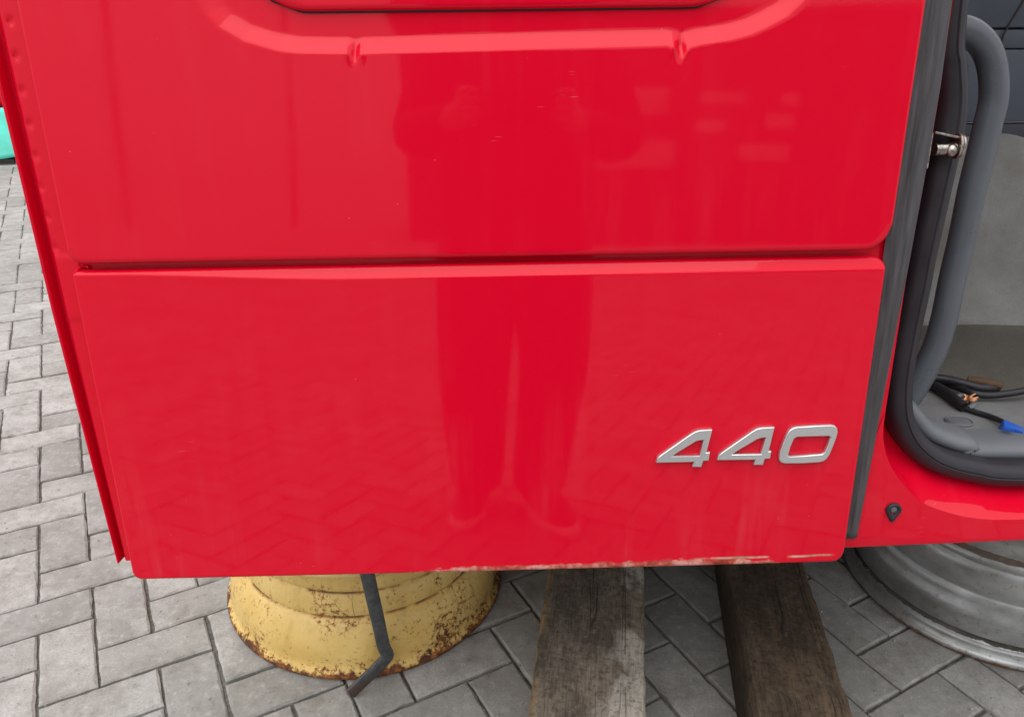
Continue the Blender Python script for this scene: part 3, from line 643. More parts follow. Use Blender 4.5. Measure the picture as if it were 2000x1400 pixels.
# striker on the pillar
stx, sty, stz = loc(1826, 287, 0.035)
st = empty('striker'); st.parent = cab; st.location = (stx, sty, stz)
st_plate = bevel_box('base_plate', -0.0085, 0.004, -0.004, 0.003, 0.020, 0.040, M['steel'], st, 0.0015)
bevel_box('arm', 0.012, 0.004, 0.0125, 0.034, 0.018, 0.0028, M['steel'], st, 0.001, 2, Matrix.Rotation(math.radians(12), 4, 'Y'))
sweep('pin', [(0.0, 0, -0.003), (0.012, 0, -0.003), (0.0235, 0, -0.002)], circ(0.0068, 16), M['steel'], st)
bm = bmesh.new(); bmesh.ops.create_uvsphere(bm, u_segments=16, v_segments=10, radius=0.0075); bmesh.ops.translate(bm, vec=(0.0175, -0.003, -0.004), verts=bm.verts); bm_obj('bolt_head', bm, M['steel'], st, True)
for k, xx in enumerate((0.0255, 0.0292)):
    bm = bmesh.new(); bmesh.ops.create_cone(bm, segments=24, radius1=0.0115-0.001*k, radius2=0.0115-0.001*k, depth=0.0028, cap_ends=True)
    bmesh.ops.bevel(bm, geom=[e for e in bm.edges if len(e.link_faces) == 2 and e.calc_face_angle() > 0.8], offset=0.0006, segments=1, affect='EDGES')
    bmesh.ops.transform(bm, matrix=Matrix.Translation((xx, 0, 0.0005)) @ Matrix.Rotation(math.pi/2, 4, 'Y') @ Matrix.Scale(1.25, 4, (1, 0, 0)), verts=bm.verts)
    auto_smooth(bm_obj('end_washer', bm, M['steel'], st))
# grab handle
YH = 0.13
h_px = [(1815, 52), (1845, 53), (1870, 56), (1898, 66), (1924, 92), (1938, 132), (1941, 190), (1930, 240), (1920, 282), (1898, 372), (1880, 460), (1860, 545), (1844, 622), (1826, 680), (1802, 730), (1780, 768), (1755, 800)]
hp = catmull([np.array(loc(x, y, YH)) for x, y in h_px], 6)
sweep('grab_handle', hp, circ(0.0168, 20), M['handle'], cab)

# badge digits
def digit(name, pts, holes, mat, parent, thick=0.0020):
    cu = bpy.data.curves.new(name, 'CURVE'); cu.dimensions = '2D'; cu.fill_mode = 'BOTH'; cu.extrude = thick; cu.bevel_depth = 0.0015; cu.bevel_resolution = 2; cu.offset = -0.0013
    for poly in [pts]+holes:
        s = cu.splines.new('POLY'); s.points.add(len(poly)-1); s.use_cyclic_u = True
        for p, (x, z) in zip(s.points, poly): p.co = (x, z, 0, 1)
    tmp = bpy.data.objects.new(name, cu); COL.objects.link(tmp)
    dg = bpy.context.evaluated_depsgraph_get(); me = bpy.data.meshes.new_from_object(tmp.evaluated_get(dg)); bpy.data.objects.remove(tmp)
    me.transform(Matrix.Rotation(math.pi/2, 4, 'X')); me.transform(Matrix.Translation((0, -thick-0.0006, 0)))
    me.materials.clear(); me.materials.append(mat); me.name = name
    o = link(bpy.data.objects.new(name, me)); o.parent = parent; return auto_smooth(o, 30)
def zp(pts): return L2([(1240+x/4, 780+y/4) for x, y in pts], -0.003)
D4a = [(165, 487), (176, 448), (195, 432), (440, 262), (468, 246), (505, 235), (600, 230), (553, 408), (583, 407), (573, 470), (531, 472), (516, 521), (447, 519), (461, 480)]
H4a = [(286, 438), (330, 408), (470, 322), (500, 312), (535, 310), (504, 436)]
D4b = [(641, 467), (652, 430), (672, 412), (920, 240), (948, 224), (985, 215), (1086, 211), (1040, 399), (1061, 398), (1051, 455), (1010, 457), (996, 504), (925, 504), (940, 463)]
H4b = [(756, 424), (800, 392), (950, 304), (985, 294), (1020, 291), (982, 421)]
D0 = [(1123, 452), (1130, 405), (1155, 335), (1180, 275), (1200, 240), (1226, 220), (1262, 209), (1400, 200), (1525, 194), (1556, 200), (1574, 219), (1578, 250), (1566, 295), (1545, 350), (1515, 422), (1494, 454), (1468, 474), (1430, 484), (1300, 492), (1165, 493), (1138, 484), (1126, 470)]
H0 = [(1190, 430), (1210, 362), (1236, 300), (1260, 285), (1380, 281), (1512, 278), (1525, 290), (1505, 350), (1478, 408), (1458, 421), (1330, 432), (1204, 440)]
badge = empty('badge'); badge.parent = cab
for P_, Hh in ((D4a, H4a), (D4b, H4b), (D0, H0)): digit('digit', zp(P_), [zp(Hh)], M['badge'], badge)

# inside of the cab
ZF = 0.112
def quad_grid(name, corners, nu, nv, mat, parent=cab, bulge=None):
    c = [np.array(p, float) for p in corners]; V = []; Fc = []
    for j in range(nv+1):
        for i in range(nu+1):
            u, v = i/nu, j/nv; p = (c[0]*(1-u)+c[1]*u)*(1-v)+(c[3]*(1-u)+c[2]*u)*v
            if bulge is not None: p = p+bulge(u, v)
            V.append(p)
    for j in range(nv):
        for i in range(nu): a = j*(nu+1)+i; Fc.append((a, a+1, a+nu+2, a+nu+1))
    return mesh_obj(name, V, Fc, mat, parent)
YW = 0.36
quad_grid('floor_mat', [(0.50, 0.11, ZF), (1.50, 0.11, ZF), (1.50, 0.80, ZF), (0.50, 0.80, ZF)], 60, 40, M['mat'], cab, lambda u, v: np.array([0, 0, 0.003*math.sin(9*u+5*v)*math.sin(7*v)]))
# rounded floor edge trim just inside the seal
fe = catmull([np.array(loc(x, y, Y)) for x, y, Y in ((1760, 700, 0.085), (1766, 780, 0.085), (1796, 822, 0.085), (1818, 846, 0.085), (1850, 863, 0.085), (1900, 876, 0.085), (2000, 886, 0.085))] + [np.array([1.45, 0.085, loc(2000, 886, 0.085)[2]])], 8)
sweep('floor_edge_trim', fe, [(0.012, 0.03), (0.010, 0.004), (0.006, -0.002), (0.0, -0.004), (-0.006, -0.002), (-0.011, 0.006), (-0.014, 0.02), (-0.015, 0.05), (0.004, 0.06)], M['plastic_grey'], cab)
cx_, cy_, _z = locz(1873, 822, ZF+0.004); capn = empty('floor_cap'); capn.parent = cab; capn.location = (cx_, cy_, ZF+0.003)
lathe('cap_disc', [(0.0001, 0.002), (0.015, 0.0022), (0.0162, 0.0005), (0.0168, 0.0005), (0.0178, 0.0022), (0.0192, 0.0015), (0.0200, -0.004)], M['plastic_grey'], capn, 40)
# carpeted tunnel: kick face, sloped face, then the plastic seat base
zk = loc(2000, 622, YW)[2]; zt_ = loc(2000, 284, 0.47)[2]
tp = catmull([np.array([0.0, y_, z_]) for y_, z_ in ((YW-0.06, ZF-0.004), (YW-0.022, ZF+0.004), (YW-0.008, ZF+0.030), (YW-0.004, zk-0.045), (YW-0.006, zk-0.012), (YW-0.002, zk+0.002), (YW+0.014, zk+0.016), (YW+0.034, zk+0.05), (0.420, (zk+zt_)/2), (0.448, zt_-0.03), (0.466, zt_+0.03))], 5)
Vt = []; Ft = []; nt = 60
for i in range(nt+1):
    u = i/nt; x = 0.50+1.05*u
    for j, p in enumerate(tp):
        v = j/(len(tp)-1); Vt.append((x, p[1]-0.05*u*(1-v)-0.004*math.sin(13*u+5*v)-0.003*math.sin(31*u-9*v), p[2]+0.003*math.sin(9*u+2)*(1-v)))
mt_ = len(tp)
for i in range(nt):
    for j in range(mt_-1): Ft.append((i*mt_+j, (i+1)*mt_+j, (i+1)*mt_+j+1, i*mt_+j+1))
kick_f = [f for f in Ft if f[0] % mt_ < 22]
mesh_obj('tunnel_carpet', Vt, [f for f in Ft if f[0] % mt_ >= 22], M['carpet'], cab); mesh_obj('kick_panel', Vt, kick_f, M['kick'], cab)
YN = 0.455
def npx(x, y, Y=YN): return loc(x, y, Y)
def slab(name, z0, z1, Y, mat, x0=0.50, x1=1.55, parent=cab, th=0.05, bev=0.004): return bevel_box(name, (x0+x1)/2, Y+th/2, (z0+z1)/2, x1-x0, th, z1-z0, mat, parent, bev)
sb = empty('seat_base'); sb.parent = cab
zA, zB, zC, zD = npx(1980, 284)[2], npx(1980, 239)[2], npx(1980, 95)[2], npx(1980, 55)[2]
slab('base_plinth', zA, zB-0.002, YN+0.004, M['navy2'], parent=sb); slab('cover', zB, zC-0.0015, YN, M['navy'], parent=sb, bev=0.006)
slab('band', zC, zD-0.0015, YN+0.006, M['navy'], parent=sb); slab('upper_cover', zD, 0.92, YN+0.002, M['navy'], parent=sb, bev=0.006)
for k in range(3):
    p = npx(1887-k*1.0, 131+k*5.6, YN-0.0005); bevel_box('vent_slot', p[0], YN, p[2], 0.0085, 0.0025, 0.0022, M['gap'], sb, 0.0005, 1, Matrix.Rotation(math.radians(-8), 4, 'Y'))
seam = catmull([np.array(npx(x, y, YN-0.001+0.002)) for x, y in ((1953, 98), (1960, 70), (1975, 42), (2000, 0), (2020, -40))], 6)
sweep('cover_seam', seam, circ(0.0016, 8), M['gap'], sb)
# shell: rear wall, floor pan, far wall, roof, front pillar, bearers
bevel_box('rear_wall', xL-0.006, 1.10, 0.97, 0.03, 2.10, 1.86, M['red'], cab, 0.006)
bevel_box('floor_pan', 0.53, 1.14, 0.052, 2.02, 2.10, 0.05, M['under'], cab, 0.01)
bevel_box('far_wall', 0.53, 2.20, 0.60, 2.05, 0.03, 1.10, M['red'], cab, 0.006)
bevel_box('roof', 0.53, 1.11, 1.92, 2.10, 2.22, 0.04, M['red'], cab, 0.015)
bevel_box('front_pillar', XF+0.055, 0.07, 0.95, 0.13, 0.10, 1.86, M['red'], cab, 0.02)
bevel_box('header_rail', 0.98, 0.05, 1.76, 1.10, 0.06, 0.30, M['red'], cab, 0.015)
bevel_box('pillar_inner', 0.458, 0.13, 0.98, 0.05, 0.18, 1.78, M['navy2'], cab, 0.012)
# bearers under the floor that stand on the timbers
for (wx, wy) in ((0.40, 2.05), (0.66, 2.05)):
    pass

# ------------------------------------------------------------------ timbers under the cab
def timber(name, pl0, pl1, pr0, pr1, th, mat, label, y_near, y_far, seed):
    l0, l1, r0, r1 = [gnd(*p, th) for p in (pl0, pl1, pr0, pr1)]
    cl = (l0+r0)/2; cn = (l1+r1)/2; dv = cl-cn; dv[2] = 0; dv /= np.linalg.norm(dv)
    side = np.array([dv[1], -dv[0], 0]); wd = (abs((r0-l0)@side)+abs((r1-l1)@side))/2
    a = cn+dv*((y_near-cn[1])/dv[1]); b = cn+dv*((y_far-cn[1])/dv[1]); Lg = np.linalg.norm(b-a)
    r = np.random.default_rng(seed); n = 60; V = []; Fc = []
    c = 0.006; hw = wd/2
    pr = [(-hw, 0.0), (-hw, th*0.35), (-hw, th*0.7), (-hw, th-c), (-hw+c*0.4, th-c*0.35), (-hw+c, th)] + [(-hw+c+(wd-2*c)*k/8, th) for k in range(1, 8)] + [(hw-c, th), (hw-c*0.4, th-c*0.35), (hw, th-c), (hw, th*0.7), (hw, th*0.35), (hw, 0.0)]
    m = len(pr); ph = r.random(m)*6
    for i in range(n+1):
        y = -Lg/2+Lg*i/n
        for j, (x, z) in enumerate(pr):
            w = 0.0012*math.sin(y*9+ph[j])+r.normal()*0.0004
            edge = (j in (3, 4, 13, 14, 15)); dd = abs(r.normal())*0.0016*edge
            V.append((x+(w if z > 0 else 0)-math.copysign(dd, x), y, z+(w-dd if z > 0.01 else 0)))
    for i in range(n):
        for j in range(m-1): Fc.append((i*m+j, i*m+j+1, (i+1)*m+j+1, (i+1)*m+j))
        Fc.append((i*m+m-1, i*m, (i+1)*m, (i+1)*m+m-1))
    Fc.append(tuple(range(m))); Fc.append(tuple(n*m+j for j in range(m-1, -1, -1)))
    o = mesh_obj(name, V, Fc, mat, None)
    bm = bmesh.new(); bm.from_mesh(o.data); bmesh.ops.recalc_face_normals(bm, faces=bm.faces); bm.to_mesh(o.data); bm.free(); auto_smooth(o, 30)
    ctr = (a+b)/2; o.location = (ctr[0], ctr[1], 0.0005); o.rotation_euler = (0, 0, math.atan2(-dv[0], dv[1]))
    tag(o, label, 'timber'); return o, dv, ctr, Lg
tb1 = timber('timber_beam', (1068, 1120), (1030, 1400), (1258, 1120), (1263, 1400), 0.12, M['wood_pale'], 'wide weathered grey-brown timber with pale worn patches under the red cab', 0.70, 2.75, 3)
tb2 = timber('timber_beam', (1418, 1120), (1483, 1400), (1585, 1120), (1661, 1400), 0.122, M['wood_dark'], 'narrower dark oily timber under the cab beside the silver rim', 0.70, 2.75, 4)
inv = CABM.inverted()
for tb in (tb1, tb2):
    _, dv, ctr, Lg = tb
    q = ctr+dv*0.42; top_l = inv @ Vector((q[0], q[1], 0.1225))
    z1 = 0.03; ht = z1-top_l[2]
    bevel_box('bearer', top_l[0], top_l[1], top_l[2]+ht/2+0.004, 0.10, 0.30, ht, M['under'], cab, 0.006)

# ------------------------------------------------------------------ wheel rims on the ground
yel = empty('wheel_rim', (-0.3230, 1.3978, 0.0008)); yel.rotation_euler = (0, 0, 0.7); tag(yel, 'yellow painted wheel rim with rust lying flat under the cab', 'wheel rim')
yp = [(0.2960, 0.0), (0.3040, 0.003), (0.3065, 0.008), (0.3060, 0.013), (0.3030, 0.018), (0.2985, 0.022), (0.2960, 0.028), (0.2950, 0.038), (0.2938, 0.052), (0.2910, 0.068), (0.2865, 0.084), (0.2805, 0.098), (0.2740, 0.109), (0.2680, 0.116), (0.2630, 0.119), (0.2605, 0.121), (0.2612, 0.126), (0.2618, 0.136), (0.2605, 0.148), (0.2575, 0.159), (0.2535, 0.166), (0.2495, 0.169), (0.2485, 0.171), (0.2510, 0.176), (0.2525, 0.184), (0.2510, 0.194), (0.2470, 0.204), (0.2480, 0.216), (0.2620, 0.228), (0.2800, 0.238), (0.2960, 0.246), (0.3040, 0.250), (0.3060, 0.256), (0.3020, 0.262), (0.2960, 0.262)]
yin = [(0.2900, 0.258), (0.2600, 0.236), (0.2420, 0.212), (0.2400, 0.160), (0.2520, 0.118), (0.2700, 0.080), (0.2800, 0.030), (0.2880, 0.006), (0.2960, 0.0)]
lathe('barrel', yp+yin, M['yellow'], yel, 128, 0.0012)
lathe('wheel_disc', [(0.240, 0.150), (0.225, 0.153), (0.200, 0.146), (0.170, 0.140), (0.142, 0.140), (0.140, 0.134), (0.142, 0.130), (0.200, 0.136), (0.240, 0.142)], M['yellow'], yel, 96)
sil = empty('wheel_rim', (1.0977, 1.4293, 0.0008)); sil.rotation_euler = (0, 0, 2.1); tag(sil, 'silver grey wheel rim with rusty lip lying below the doorway sill', 'wheel rim')
spf = [(0.288, 0.0), (0.2955, 0.002), (0.2985, 0.007), (0.2978, 0.012), (0.2945, 0.0165), (0.2925, 0.0180), (0.2918, 0.0205), (0.2900, 0.0220), (0.2885, 0.0290), (0.2870, 0.0330), (0.2858, 0.0340), (0.2850, 0.0375), (0.2835, 0.0400), (0.2785, 0.0420), (0.2765, 0.0450), (0.2785, 0.0480), (0.2830, 0.0510), (0.2838, 0.058), (0.2834, 0.070), (0.2826, 0.084), (0.2832, 0.089), (0.2826, 0.094), (0.2795, 0.102), (0.2755, 0.110), (0.2725, 0.120), (0.2705, 0.130), (0.2675, 0.134), (0.2660, 0.137), (0.2668, 0.142), (0.2655, 0.160), (0.2635, 0.182), (0.2615, 0.194), (0.2580, 0.198), (0.2570, 0.201), (0.2582, 0.205), (0.2560, 0.213), (0.2515, 0.218), (0.2490, 0.226), (0.2500, 0.236), (0.2490, 0.252), (0.2480, 0.262), (0.258, 0.280), (0.282, 0.300), (0.2970, 0.312), (0.2985, 0.320), (0.288, 0.326)]
sin_ = [(0.258, 0.300), (0.240, 0.262), (0.238, 0.20), (0.248, 0.13), (0.262, 0.06), (0.275, 0.012), (0.288, 0.0)]
lathe('barrel', spf+sin_, M['silver'], sil, 128, 0.0006)
lathe('wheel_disc', [(0.240, 0.130), (0.205, 0.128), (0.170, 0.120), (0.142, 0.120), (0.140, 0.114), (0.205, 0.118), (0.236, 0.122)], M['silver'], sil, 96)

# ------------------------------------------------------------------ bent flat bar standing in front of the yellow rim
foot = gnd(684, 1354, 0.012); bend = gnd(752, 1290, 0.052)
def on_ray(x, y, Y): d = ray(x, y); return CP+d*(Y/d[1])
u1 = on_ray(738, 1210, bend[1]-0.022); u2 = on_ray(720, 1132, bend[1]-0.045)
dirv = u2-u1; dirv /= np.linalg.norm(dirv); u3 = u2+dirv*0.16
bpts = catmull([foot, foot*0.5+bend*0.5+np.array([0, 0, 0.001]), bend*0.85+foot*0.15+np.array([0, 0, 0.002]), bend*0.86+u1*0.14+np.array([0.006, 0, 0]), bend*0.6+u1*0.4+np.array([0.002, 0, 0]), u1, u2, u3], 8)
V = []; Fc = []; n = len(bpts); fr = [None]*n; w = np.array([1.0, 0.30, 0])
for i in range(n-1, -1, -1):                                  # carry the flat's width direction down round the bend
    t_ = bpts[min(i+1, n-1)]-bpts[max(i-1, 0)]; t_ /= np.linalg.norm(t_)
    w = w-t_*(w@t_); w /= np.linalg.norm(w); fr[i] = (w.copy(), np.cross(t_, w))
for i in range(n):
    hw, ht = 0.0125, 0.0060
    for k_ in range(14):
        p, q = math.cos(2*math.pi*k_/14), math.sin(2*math.pi*k_/14)
        V.append(bpts[i]+fr[i][0]*hw*math.copysign(abs(p)**0.7, p)+fr[i][1]*ht*math.copysign(abs(q)**0.7, q))
for i in range(n-1):
    for j in range(14): Fc.append((i*14+j, i*14+(j+1) % 14, (i+1)*14+(j+1) % 14, (i+1)*14+j))
Fc += [tuple(range(13, -1, -1)), tuple((n-1)*14+j for j in range(14))]
bar = mesh_obj('flat_bar', V, Fc, M['bar'], None)
bm = bmesh.new(); bm.from_mesh(bar.data); bmesh.ops.recalc_face_normals(bm, faces=bm.faces); bm.to_mesh(bar.data); bm.free(); auto_smooth(bar, 40)
tag(bar, 'bent black steel bar hanging in front of the yellow rim', 'steel bar')

# ------------------------------------------------------------------ loose cables on the cab floor
def W3(p): return np.array(CABM @ Vector(p))
def fl(x, y, dz=0.006): return W3(locz(x, y, ZF+dz))
cb = empty('cable', fl(1885, 790, 0.0)); tag(cb, 'black cable with blue connector and bare copper end on cab floor', 'cable')
inv_cb = -np.array(cb.location)
def tube_world(name, pts, r, mat, parent, off):
    P = catmull([np.array(p)+off for p in pts], 8); n = 10; V = []; Fc = []
    for i in range(len(P)):
        t_ = P[min(i+1, len(P)-1)]-P[max(i-1, 0)]; t_ /= np.linalg.norm(t_); a = np.cross(t_, [0, 0, 1.0]); a /= np.linalg.norm(a)+1e-9; b = np.cross(t_, a)
        for k in range(n): V.append(P[i]+r*(a*math.cos(2*math.pi*k/n)+b*math.sin(2*math.pi*k/n)))
    for i in range(len(P)-1):
        for k in range(n): Fc.append((i*n+k, i*n+(k+1) % n, (i+1)*n+(k+1) % n, (i+1)*n+k))
    Fc += [tuple(range(n)), tuple((len(P)-1)*n+k for k in range(n-1, -1, -1))]
    return mesh_obj(name, V, Fc, mat, parent)
tube_world('sheath', [fl(1820, 748, .008), fl(1845, 762, .009), fl(1866, 776, .009), fl(1878, 792, .008), fl(1898, 802, .006), fl(1930, 812, .006), fl(1955, 822, .009), fl(1966, 829, .012)], 0.0042, M['cable'], cb, inv_cb)
tube_world('sheath', [fl(1824, 752, .01), fl(1850, 768, .01), fl(1872, 786, .01), fl(1886, 797, .008)], 0.0085, M['cable'], cb, inv_cb)
tube_world('lug', [fl(1866, 776, .012), fl(1880, 774, .014), fl(1896, 782, .013), fl(1900, 792, .010), fl(1890, 798, .008)], 0.005, M['plastic_grey'], cb, inv_cb)
for k in range(16):
    a_ = fl(1880+rng.random()*8, 779+rng.random()*6, .014); b_ = a_+np.array([rng.normal()*.006+.008, rng.normal()*.005-.002, abs(rng.normal())*.007])
    tube_world('copper_strand', [a_, (a_+b_)/2+np.array([0, 0, .002]), b_], 0.0013, M['copper'], cb, inv_cb)
bl_ = bevel_box('connector', *(fl(1974, 839, .013)+inv_cb), 0.027, 0.017, 0.016, M['blue'], cb, 0.002, 2, Matrix.Rotation(math.radians(-28), 4, 'Z') @ Matrix.Rotation(math.radians(14), 4, 'Y'))
bevel_box('connector_latch', *(fl(1970, 836, .022)+inv_cb), 0.014, 0.007, 0.007, M['blue'], bl_, 0.0015, 2, Matrix.Rotation(math.radians(-28), 4, 'Z'))
for k in range(3): tube_world('terminal', [fl(1958+k*4, 826+k*0.6, .016), fl(1965+k*3, 833, .017)], 0.0012, M['copper'], cb, inv_cb)
c2 = empty('cable', fl(1880, 760, 0.0)); tag(c2, 'thick dark cable with brown sleeve along the carpeted kick panel', 'cable'); o2 = -np.array(c2.location)
tube_world('sheath', [fl(1818, 742, .010), fl(1845, 748, .012), fl(1872, 757, .012), fl(1900, 768, .012), fl(1930, 772, .010), fl(1965, 769, .012), fl(2000, 763, .016), fl(2040, 752, .022)], 0.0058, M['cable'], c2, o2)
tube_world('sheath', [fl(1826, 738, .022), fl(1850, 741, .022), fl(1880, 748, .020), fl(1915, 757, .016), fl(1950, 757, .016)], 0.007, M['seal'], c2, o2)
tube_world('sleeve', [fl(1890, 742, .024), fl(1915, 745, .024), fl(1940, 750, .022), fl(1956, 754, .020)], 0.0068, M['brown'], c2, o2)

# ------------------------------------------------------------------ red vehicle with turquoise sheet far behind
rv = empty('parked_cab', (-4.9, 6.9, 0)); rv.rotation_euler = (0, 0, 0.15); tag(rv, 'distant red cab standing behind the rear flange, above a turquoise sheet', 'truck cab')
bevel_box('body', 0, 0, 1.35, 2.3, 1.6, 1.9, M['red'], rv, 0.12, 4); bevel_box('windscreen', 0, -0.80, 1.86, 1.9, 0.05, 0.65, M['glass'], rv, 0.02)
bevel_box('chassis', 0, 0, 0.24, 2.0, 1.3, 0.44, M['under'], rv, 0.03)
V = []; Fc = []; nu, nv = 60, 12
for j in range(nv+1):
    for i in range(nu+1):
        u = i/nu; v = j/nv; z = 0.06+0.36*v
        V.append((-1.25+2.5*u, -0.93+0.12*v+0.02*math.sin(u*38+v*2)*(1-v*.6)+0.012*math.sin(u*91+v*7), z+0.012*math.sin(u*23)*(1-v)))
for j in range(nv):
    for i in range(nu): a = j*(nu+1)+i; Fc.append((a, a+1, a+nu+2, a+nu+1))
tq = mesh_obj('plastic_sheet', V, Fc, M['turq'], None); sm = tq.modifiers.new('thickness', 'SOLIDIFY'); sm.thickness = 0.006
tq.location = rv.location; tq.rotation_euler = rv.rotation_euler; tag(tq, 'crumpled turquoise plastic sheet hanging along the distant red cab', 'plastic sheet')

# ------------------------------------------------------------------ photographer, mirrored in the red paint
def person():
    P = {}; R = {}; E = []
    def v(n, x, y, z, r): P[n] = (x, y, z); R[n] = r
    def e(*ns):
        for a, b in zip(ns[:-1], ns[1:]): E.append((a, b))
    cx = 0.085
    v('pelvis', cx, -0.54, 0.90, (0.29, 0.165)); v('waist', cx, -0.55, 1.08, (0.24, 0.155)); v('chest', cx, -0.54, 1.27, (0.245, 0.155)); v('upper', cx, -0.56, 1.41, (0.15, 0.10)); v('neck', cx, -0.53, 1.50, (0.058, 0.060)); v('jaw', cx, -0.495, 1.585, (0.065, 0.075)); v('head', cx, -0.495, 1.66, (0.078, 0.095)); v('crown', cx, -0.51, 1.735, (0.055, 0.065))
    e('pelvis', 'waist', 'chest', 'upper', 'neck', 'jaw', 'head', 'crown')
    for s, n, kx, ax, ay in ((-1, 'l', -0.040, -0.020, -0.58), (1, 'r', 0.208, 0.170, -0.54)):
        v('hip'+n, cx+s*0.115, -0.54, 0.77, (0.175, 0.15)); v('mid'+n, (cx+s*0.105+kx)/2, -0.53, 0.63, (0.168, 0.135)); v('knee'+n, kx, -0.51, 0.47, (0.148, 0.115)); v('calf'+n, (kx+ax)/2, -0.545, 0.30, (0.128, 0.105)); v('ankle'+n, ax, ay, 0.11, (0.092, 0.09)); v('cuff'+n, ax, ay, 0.06, (0.085, 0.085))
        e('pelvis', 'hip'+n, 'mid'+n, 'knee'+n, 'calf'+n, 'ankle'+n, 'cuff'+n)
        hx = 0.055+s*0.115
        v('sh'+n, cx+s*0.20, -0.55, 1.40, (0.085, 0.085)); v('el'+n, cx+s*0.285, -0.40, 1.12, (0.070, 0.070)); v('fa'+n, cx*0.6+s*0.205, -0.25, 1.14, (0.060, 0.060)); v('wr'+n, hx+s*0.012, -0.105, 1.165, (0.030, 0.030)); v('pa'+n, hx+s*0.002, -0.06, 1.18, (0.026, 0.034)); v('kn'+n, hx, -0.028, 1.192, (0.018, 0.036))
        e('upper', 'sh'+n, 'el'+n, 'fa'+n, 'wr'+n, 'pa'+n, 'kn'+n)
        for f in range(4):
            zz = 1.215-0.019*f; ln = (0.9, 1.0, 0.95, 0.78)[f]
            v(f'f{f}a{n}', hx, -0.012, zz, (0.0085, 0.0085)); v(f'f{f}b{n}', hx-s*0.016*ln, 0.000, zz-0.003, (0.008, 0.008)); v(f'f{f}c{n}', hx-s*0.036*ln, -0.001, zz-0.006, (0.007, 0.007))
            e('kn'+n, f'f{f}a{n}', f'f{f}b{n}', f'f{f}c{n}')
        v('t1'+n, hx-s*0.012, -0.052, 1.165, (0.011, 0.011)); v('t2'+n, hx-s*0.034, -0.040, 1.160, (0.009, 0.009)); v('t3'+n, hx-s*0.055, -0.033, 1.165, (0.008, 0.008)); e('pa'+n, 't1'+n, 't2'+n, 't3'+n)
    names = list(P); idx = {n: i for i, n in enumerate(names)}
    me = bpy.data.meshes.new('body'); me.from_pydata([P[n] for n in names], [(idx[a], idx[b]) for a, b in E], []); me.update()
    ob = link(bpy.data.objects.new('body', me)); ob.modifiers.new('skin', 'SKIN'); 
    for i, n in enumerate(names): me.skin_vertices[0].data[i].radius = R[n]; me.skin_vertices[0].data[i].use_root = (n == 'pelvis')
    ss = ob.modifiers.new('sub', 'SUBSURF'); ss.levels = 2; ss.render_levels = 2
    dg = bpy.context.evaluated_depsgraph_get(); m2 = bpy.data.meshes.new_from_object(ob.evaluated_get(dg)); bpy.data.objects.remove(ob)
    m2.name = 'body'
    for k in ('trouser', 'jacket', 'skin', 'hair'): m2.materials.append(M[k])
    for p in m2.polygons:
        c = p.center; i = 1
        if c.z < 0.80: i = 0
        elif c.z > 1.505: i = 3 if (c.z > 1.69 or c.y < -0.53) and c.z > 1.56 else 2
        elif c.y > -0.115: i = 2
        p.material_index = i; p.use_smooth = True
    root = empty('person', (0.085, -0.58, 0)); tag(root, 'photographer in dark trousers and jacket, seen reflected in the red paint', 'person')
    ob = link(bpy.data.objects.new('body', m2)); ob.parent = root; ob.location = (-0.085, 0.58, 0)
    # face
    for sx in (-1, 1):
        bm = bmesh.new(); bmesh.ops.create_uvsphere(bm, u_segments=10, v_segments=8, radius=0.011); bmesh.ops.translate(bm, vec=(sx*0.03, 0.168, 1.655), verts=bm.verts); bm_obj('eye', bm, M['black'], root, True)
        bm = bmesh.new(); bmesh.ops.create_uvsphere(bm, u_segments=10, v_segments=8, radius=0.03); bmesh.ops.scale(bm, vec=(0.35, 0.7, 1), verts=bm.verts); bmesh.ops.translate(bm, vec=(sx*0.078, 0.085, 1.645), verts=bm.verts); bm_obj('ear', bm, M['skin'], root, True)
    bm = bmesh.new(); bmesh.ops.create_cone(bm, segments=8, radius1=0.017, radius2=0.006, depth=0.05, cap_ends=True); bmesh.ops.transform(bm, matrix=Matrix.Translation((0, 0.180, 1.632)) @ Matrix.Rotation(0.35, 4, 'X'), verts=bm.verts); bm_obj('nose', bm, M['skin'], root, True)
    bevel_box('mouth', 0, 0.158, 1.588, 0.042, 0.012, 0.009, simple('lips', (0.35, 0.14, 0.12), 0.5), root, 0.003)
    # shoes
    for (hx, hy, tx, ty) in ((0.00, -0.665, -0.075, -0.405), (0.135, -0.62, 0.250, -0.345)):
        d = np.array([tx-hx, ty-hy]); Lf = np.linalg.norm(d); an = math.atan2(d[1], d[0])
        for (nm, z0, z1, gw, mt) in (('shoe_sole', 0.001, 0.034, 1.08, M['sole']), ('shoe_upper', 0.024, 0.10, 1.0, M['shoe'])):
            V = []; Fc = []; n = 16; m = 14
            for i in range(n+1):
                u = i/n; wd_ = gw*(0.034+0.016*math.sin(math.pi*min(1, u*1.02)**1.3))*math.sqrt(max(0.02, 1-(2*u-1)**6)); hh = z1 if nm == 'shoe_sole' else z1-0.052*max(0, (u-0.35)/0.65)**0.8
                for j in range(m):
                    a = 2*math.pi*j/m; cxx = math.cos(a); szz = math.sin(a); yy = wd_*math.copysign(abs(cxx)**0.7, cxx); zz = (z0+hh)/2+(hh-z0)/2*math.copysign(abs(szz)**0.6, szz)
                    V.append((u*Lf*gw-Lf*0.02, yy, zz))
            for i in range(n):
                for j in range(m): Fc.append((i*m+j, i*m+(j+1) % m, (i+1)*m+(j+1) % m, (i+1)*m+j))
            Fc += [tuple(range(m-1, -1, -1)), tuple(n*m+j for j in range(m))]
            o = mesh_obj(nm, V, Fc, mt, root); o.location = (hx-0.085, hy+0.58, 0); o.rotation_euler = (0, 0, an)
person()
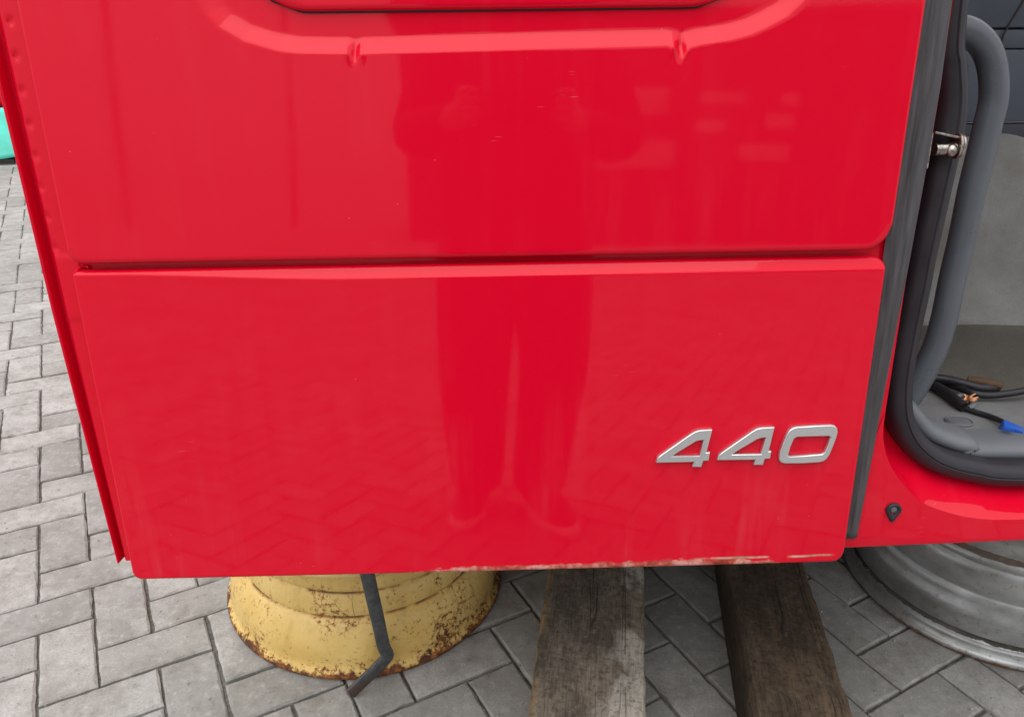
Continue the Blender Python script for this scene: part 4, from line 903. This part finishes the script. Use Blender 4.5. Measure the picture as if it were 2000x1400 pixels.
ph = bevel_box('phone', 0.055, -0.018, 1.180, 0.155, 0.008, 0.072, M['phone'], None, 0.003, 2); tag(ph, 'dark phone held in both hands by the reflected photographer', 'phone')

# ------------------------------------------------------------------ yard behind the photographer, mirrored in the paint
wh = empty('yard_building', (5.0, -11.0, 0)); tag(wh, 'long low grey yard building mirrored in the upper red panel', 'building')
M['clad'] = simple('grey_cladding', (0.075, 0.078, 0.082), 0.7, 0, 0.15, 2); M['post'] = simple('galvanised_post', (0.30, 0.30, 0.30), 0.5); M['pale'] = simple('pale_door', (0.55, 0.54, 0.52), 0.6, 0, 0.1, 3)
bevel_box('wall', 0, 0, 1.75, 12.2, 0.3, 3.5, M['clad'], wh, 0.02)
bevel_box('roof', 0, -2.0, 3.6, 12.6, 4.4, 0.2, M['clad'], wh, 0.04)
for (x, z, w, h_) in ((-1.75, 2.25, 0.9, 0.42), (-0.4, 2.30, 0.8, 0.18), (-1.75, 1.42, 1.2, 0.42), (0.35, 1.45, 0.9, 0.26), (0.75, 2.30, 0.3, 0.2), (0.6, 1.95, 0.5, 0.24), (-0.6, 1.85, 0.5, 0.2), (-4.4, 2.2, 0.6, 0.4)):
    bevel_box('window', x-0.6, 0.17, z, w, 0.05, h_, M['pale'], wh, 0.01)
for i_, x_ in enumerate((-5.2, -3.1)):
    pl = bevel_box('lamp_post', x_, -10.5-i_*1.5, 1.9, 0.09, 0.09, 3.4, M['post'], None, 0.01)
    tag(pl, 'slim grey post mirrored in the red paint near the rear flange' if i_ == 0 else 'slim grey post mirrored in the red paint beside the photographer', 'post')

# ------------------------------------------------------------------ loose grit on the paving
gv = []; gf = []
def grit(n, x0, x1, y0, y1):
    for _ in range(n):
        x = rng.uniform(x0, x1); y = rng.uniform(y0, y1); r = abs(rng.normal())*0.0011+0.0008; b = len(gv)
        for (dx, dy, dz) in ((1, 0, 0), (-.5, .9, 0), (-.5, -.9, 0), (0, 0, 1.1), (.4, .3, .8)):
            gv.append((x+r*dx*rng.uniform(.7, 1.3), y+r*dy*rng.uniform(.7, 1.3), 0.0004+r*dz))
        gf.extend([(b, b+1, b+4), (b+1, b+2, b+3), (b+2, b, b+3), (b, b+4, b+3), (b+1, b+3, b+4)])
grit(2200, -2.2, -0.55, 0.85, 3.2); grit(900, -0.6, 1.4, 0.85, 1.5)
go = mesh_obj('grit', gv, gf, simple('grit_stone', (0.40, 0.385, 0.36), 0.9, 0, 0.5, 90), None, False); tag(go, 'fine pale grit scattered over the grey pavers', 'grit', kind='stuff')
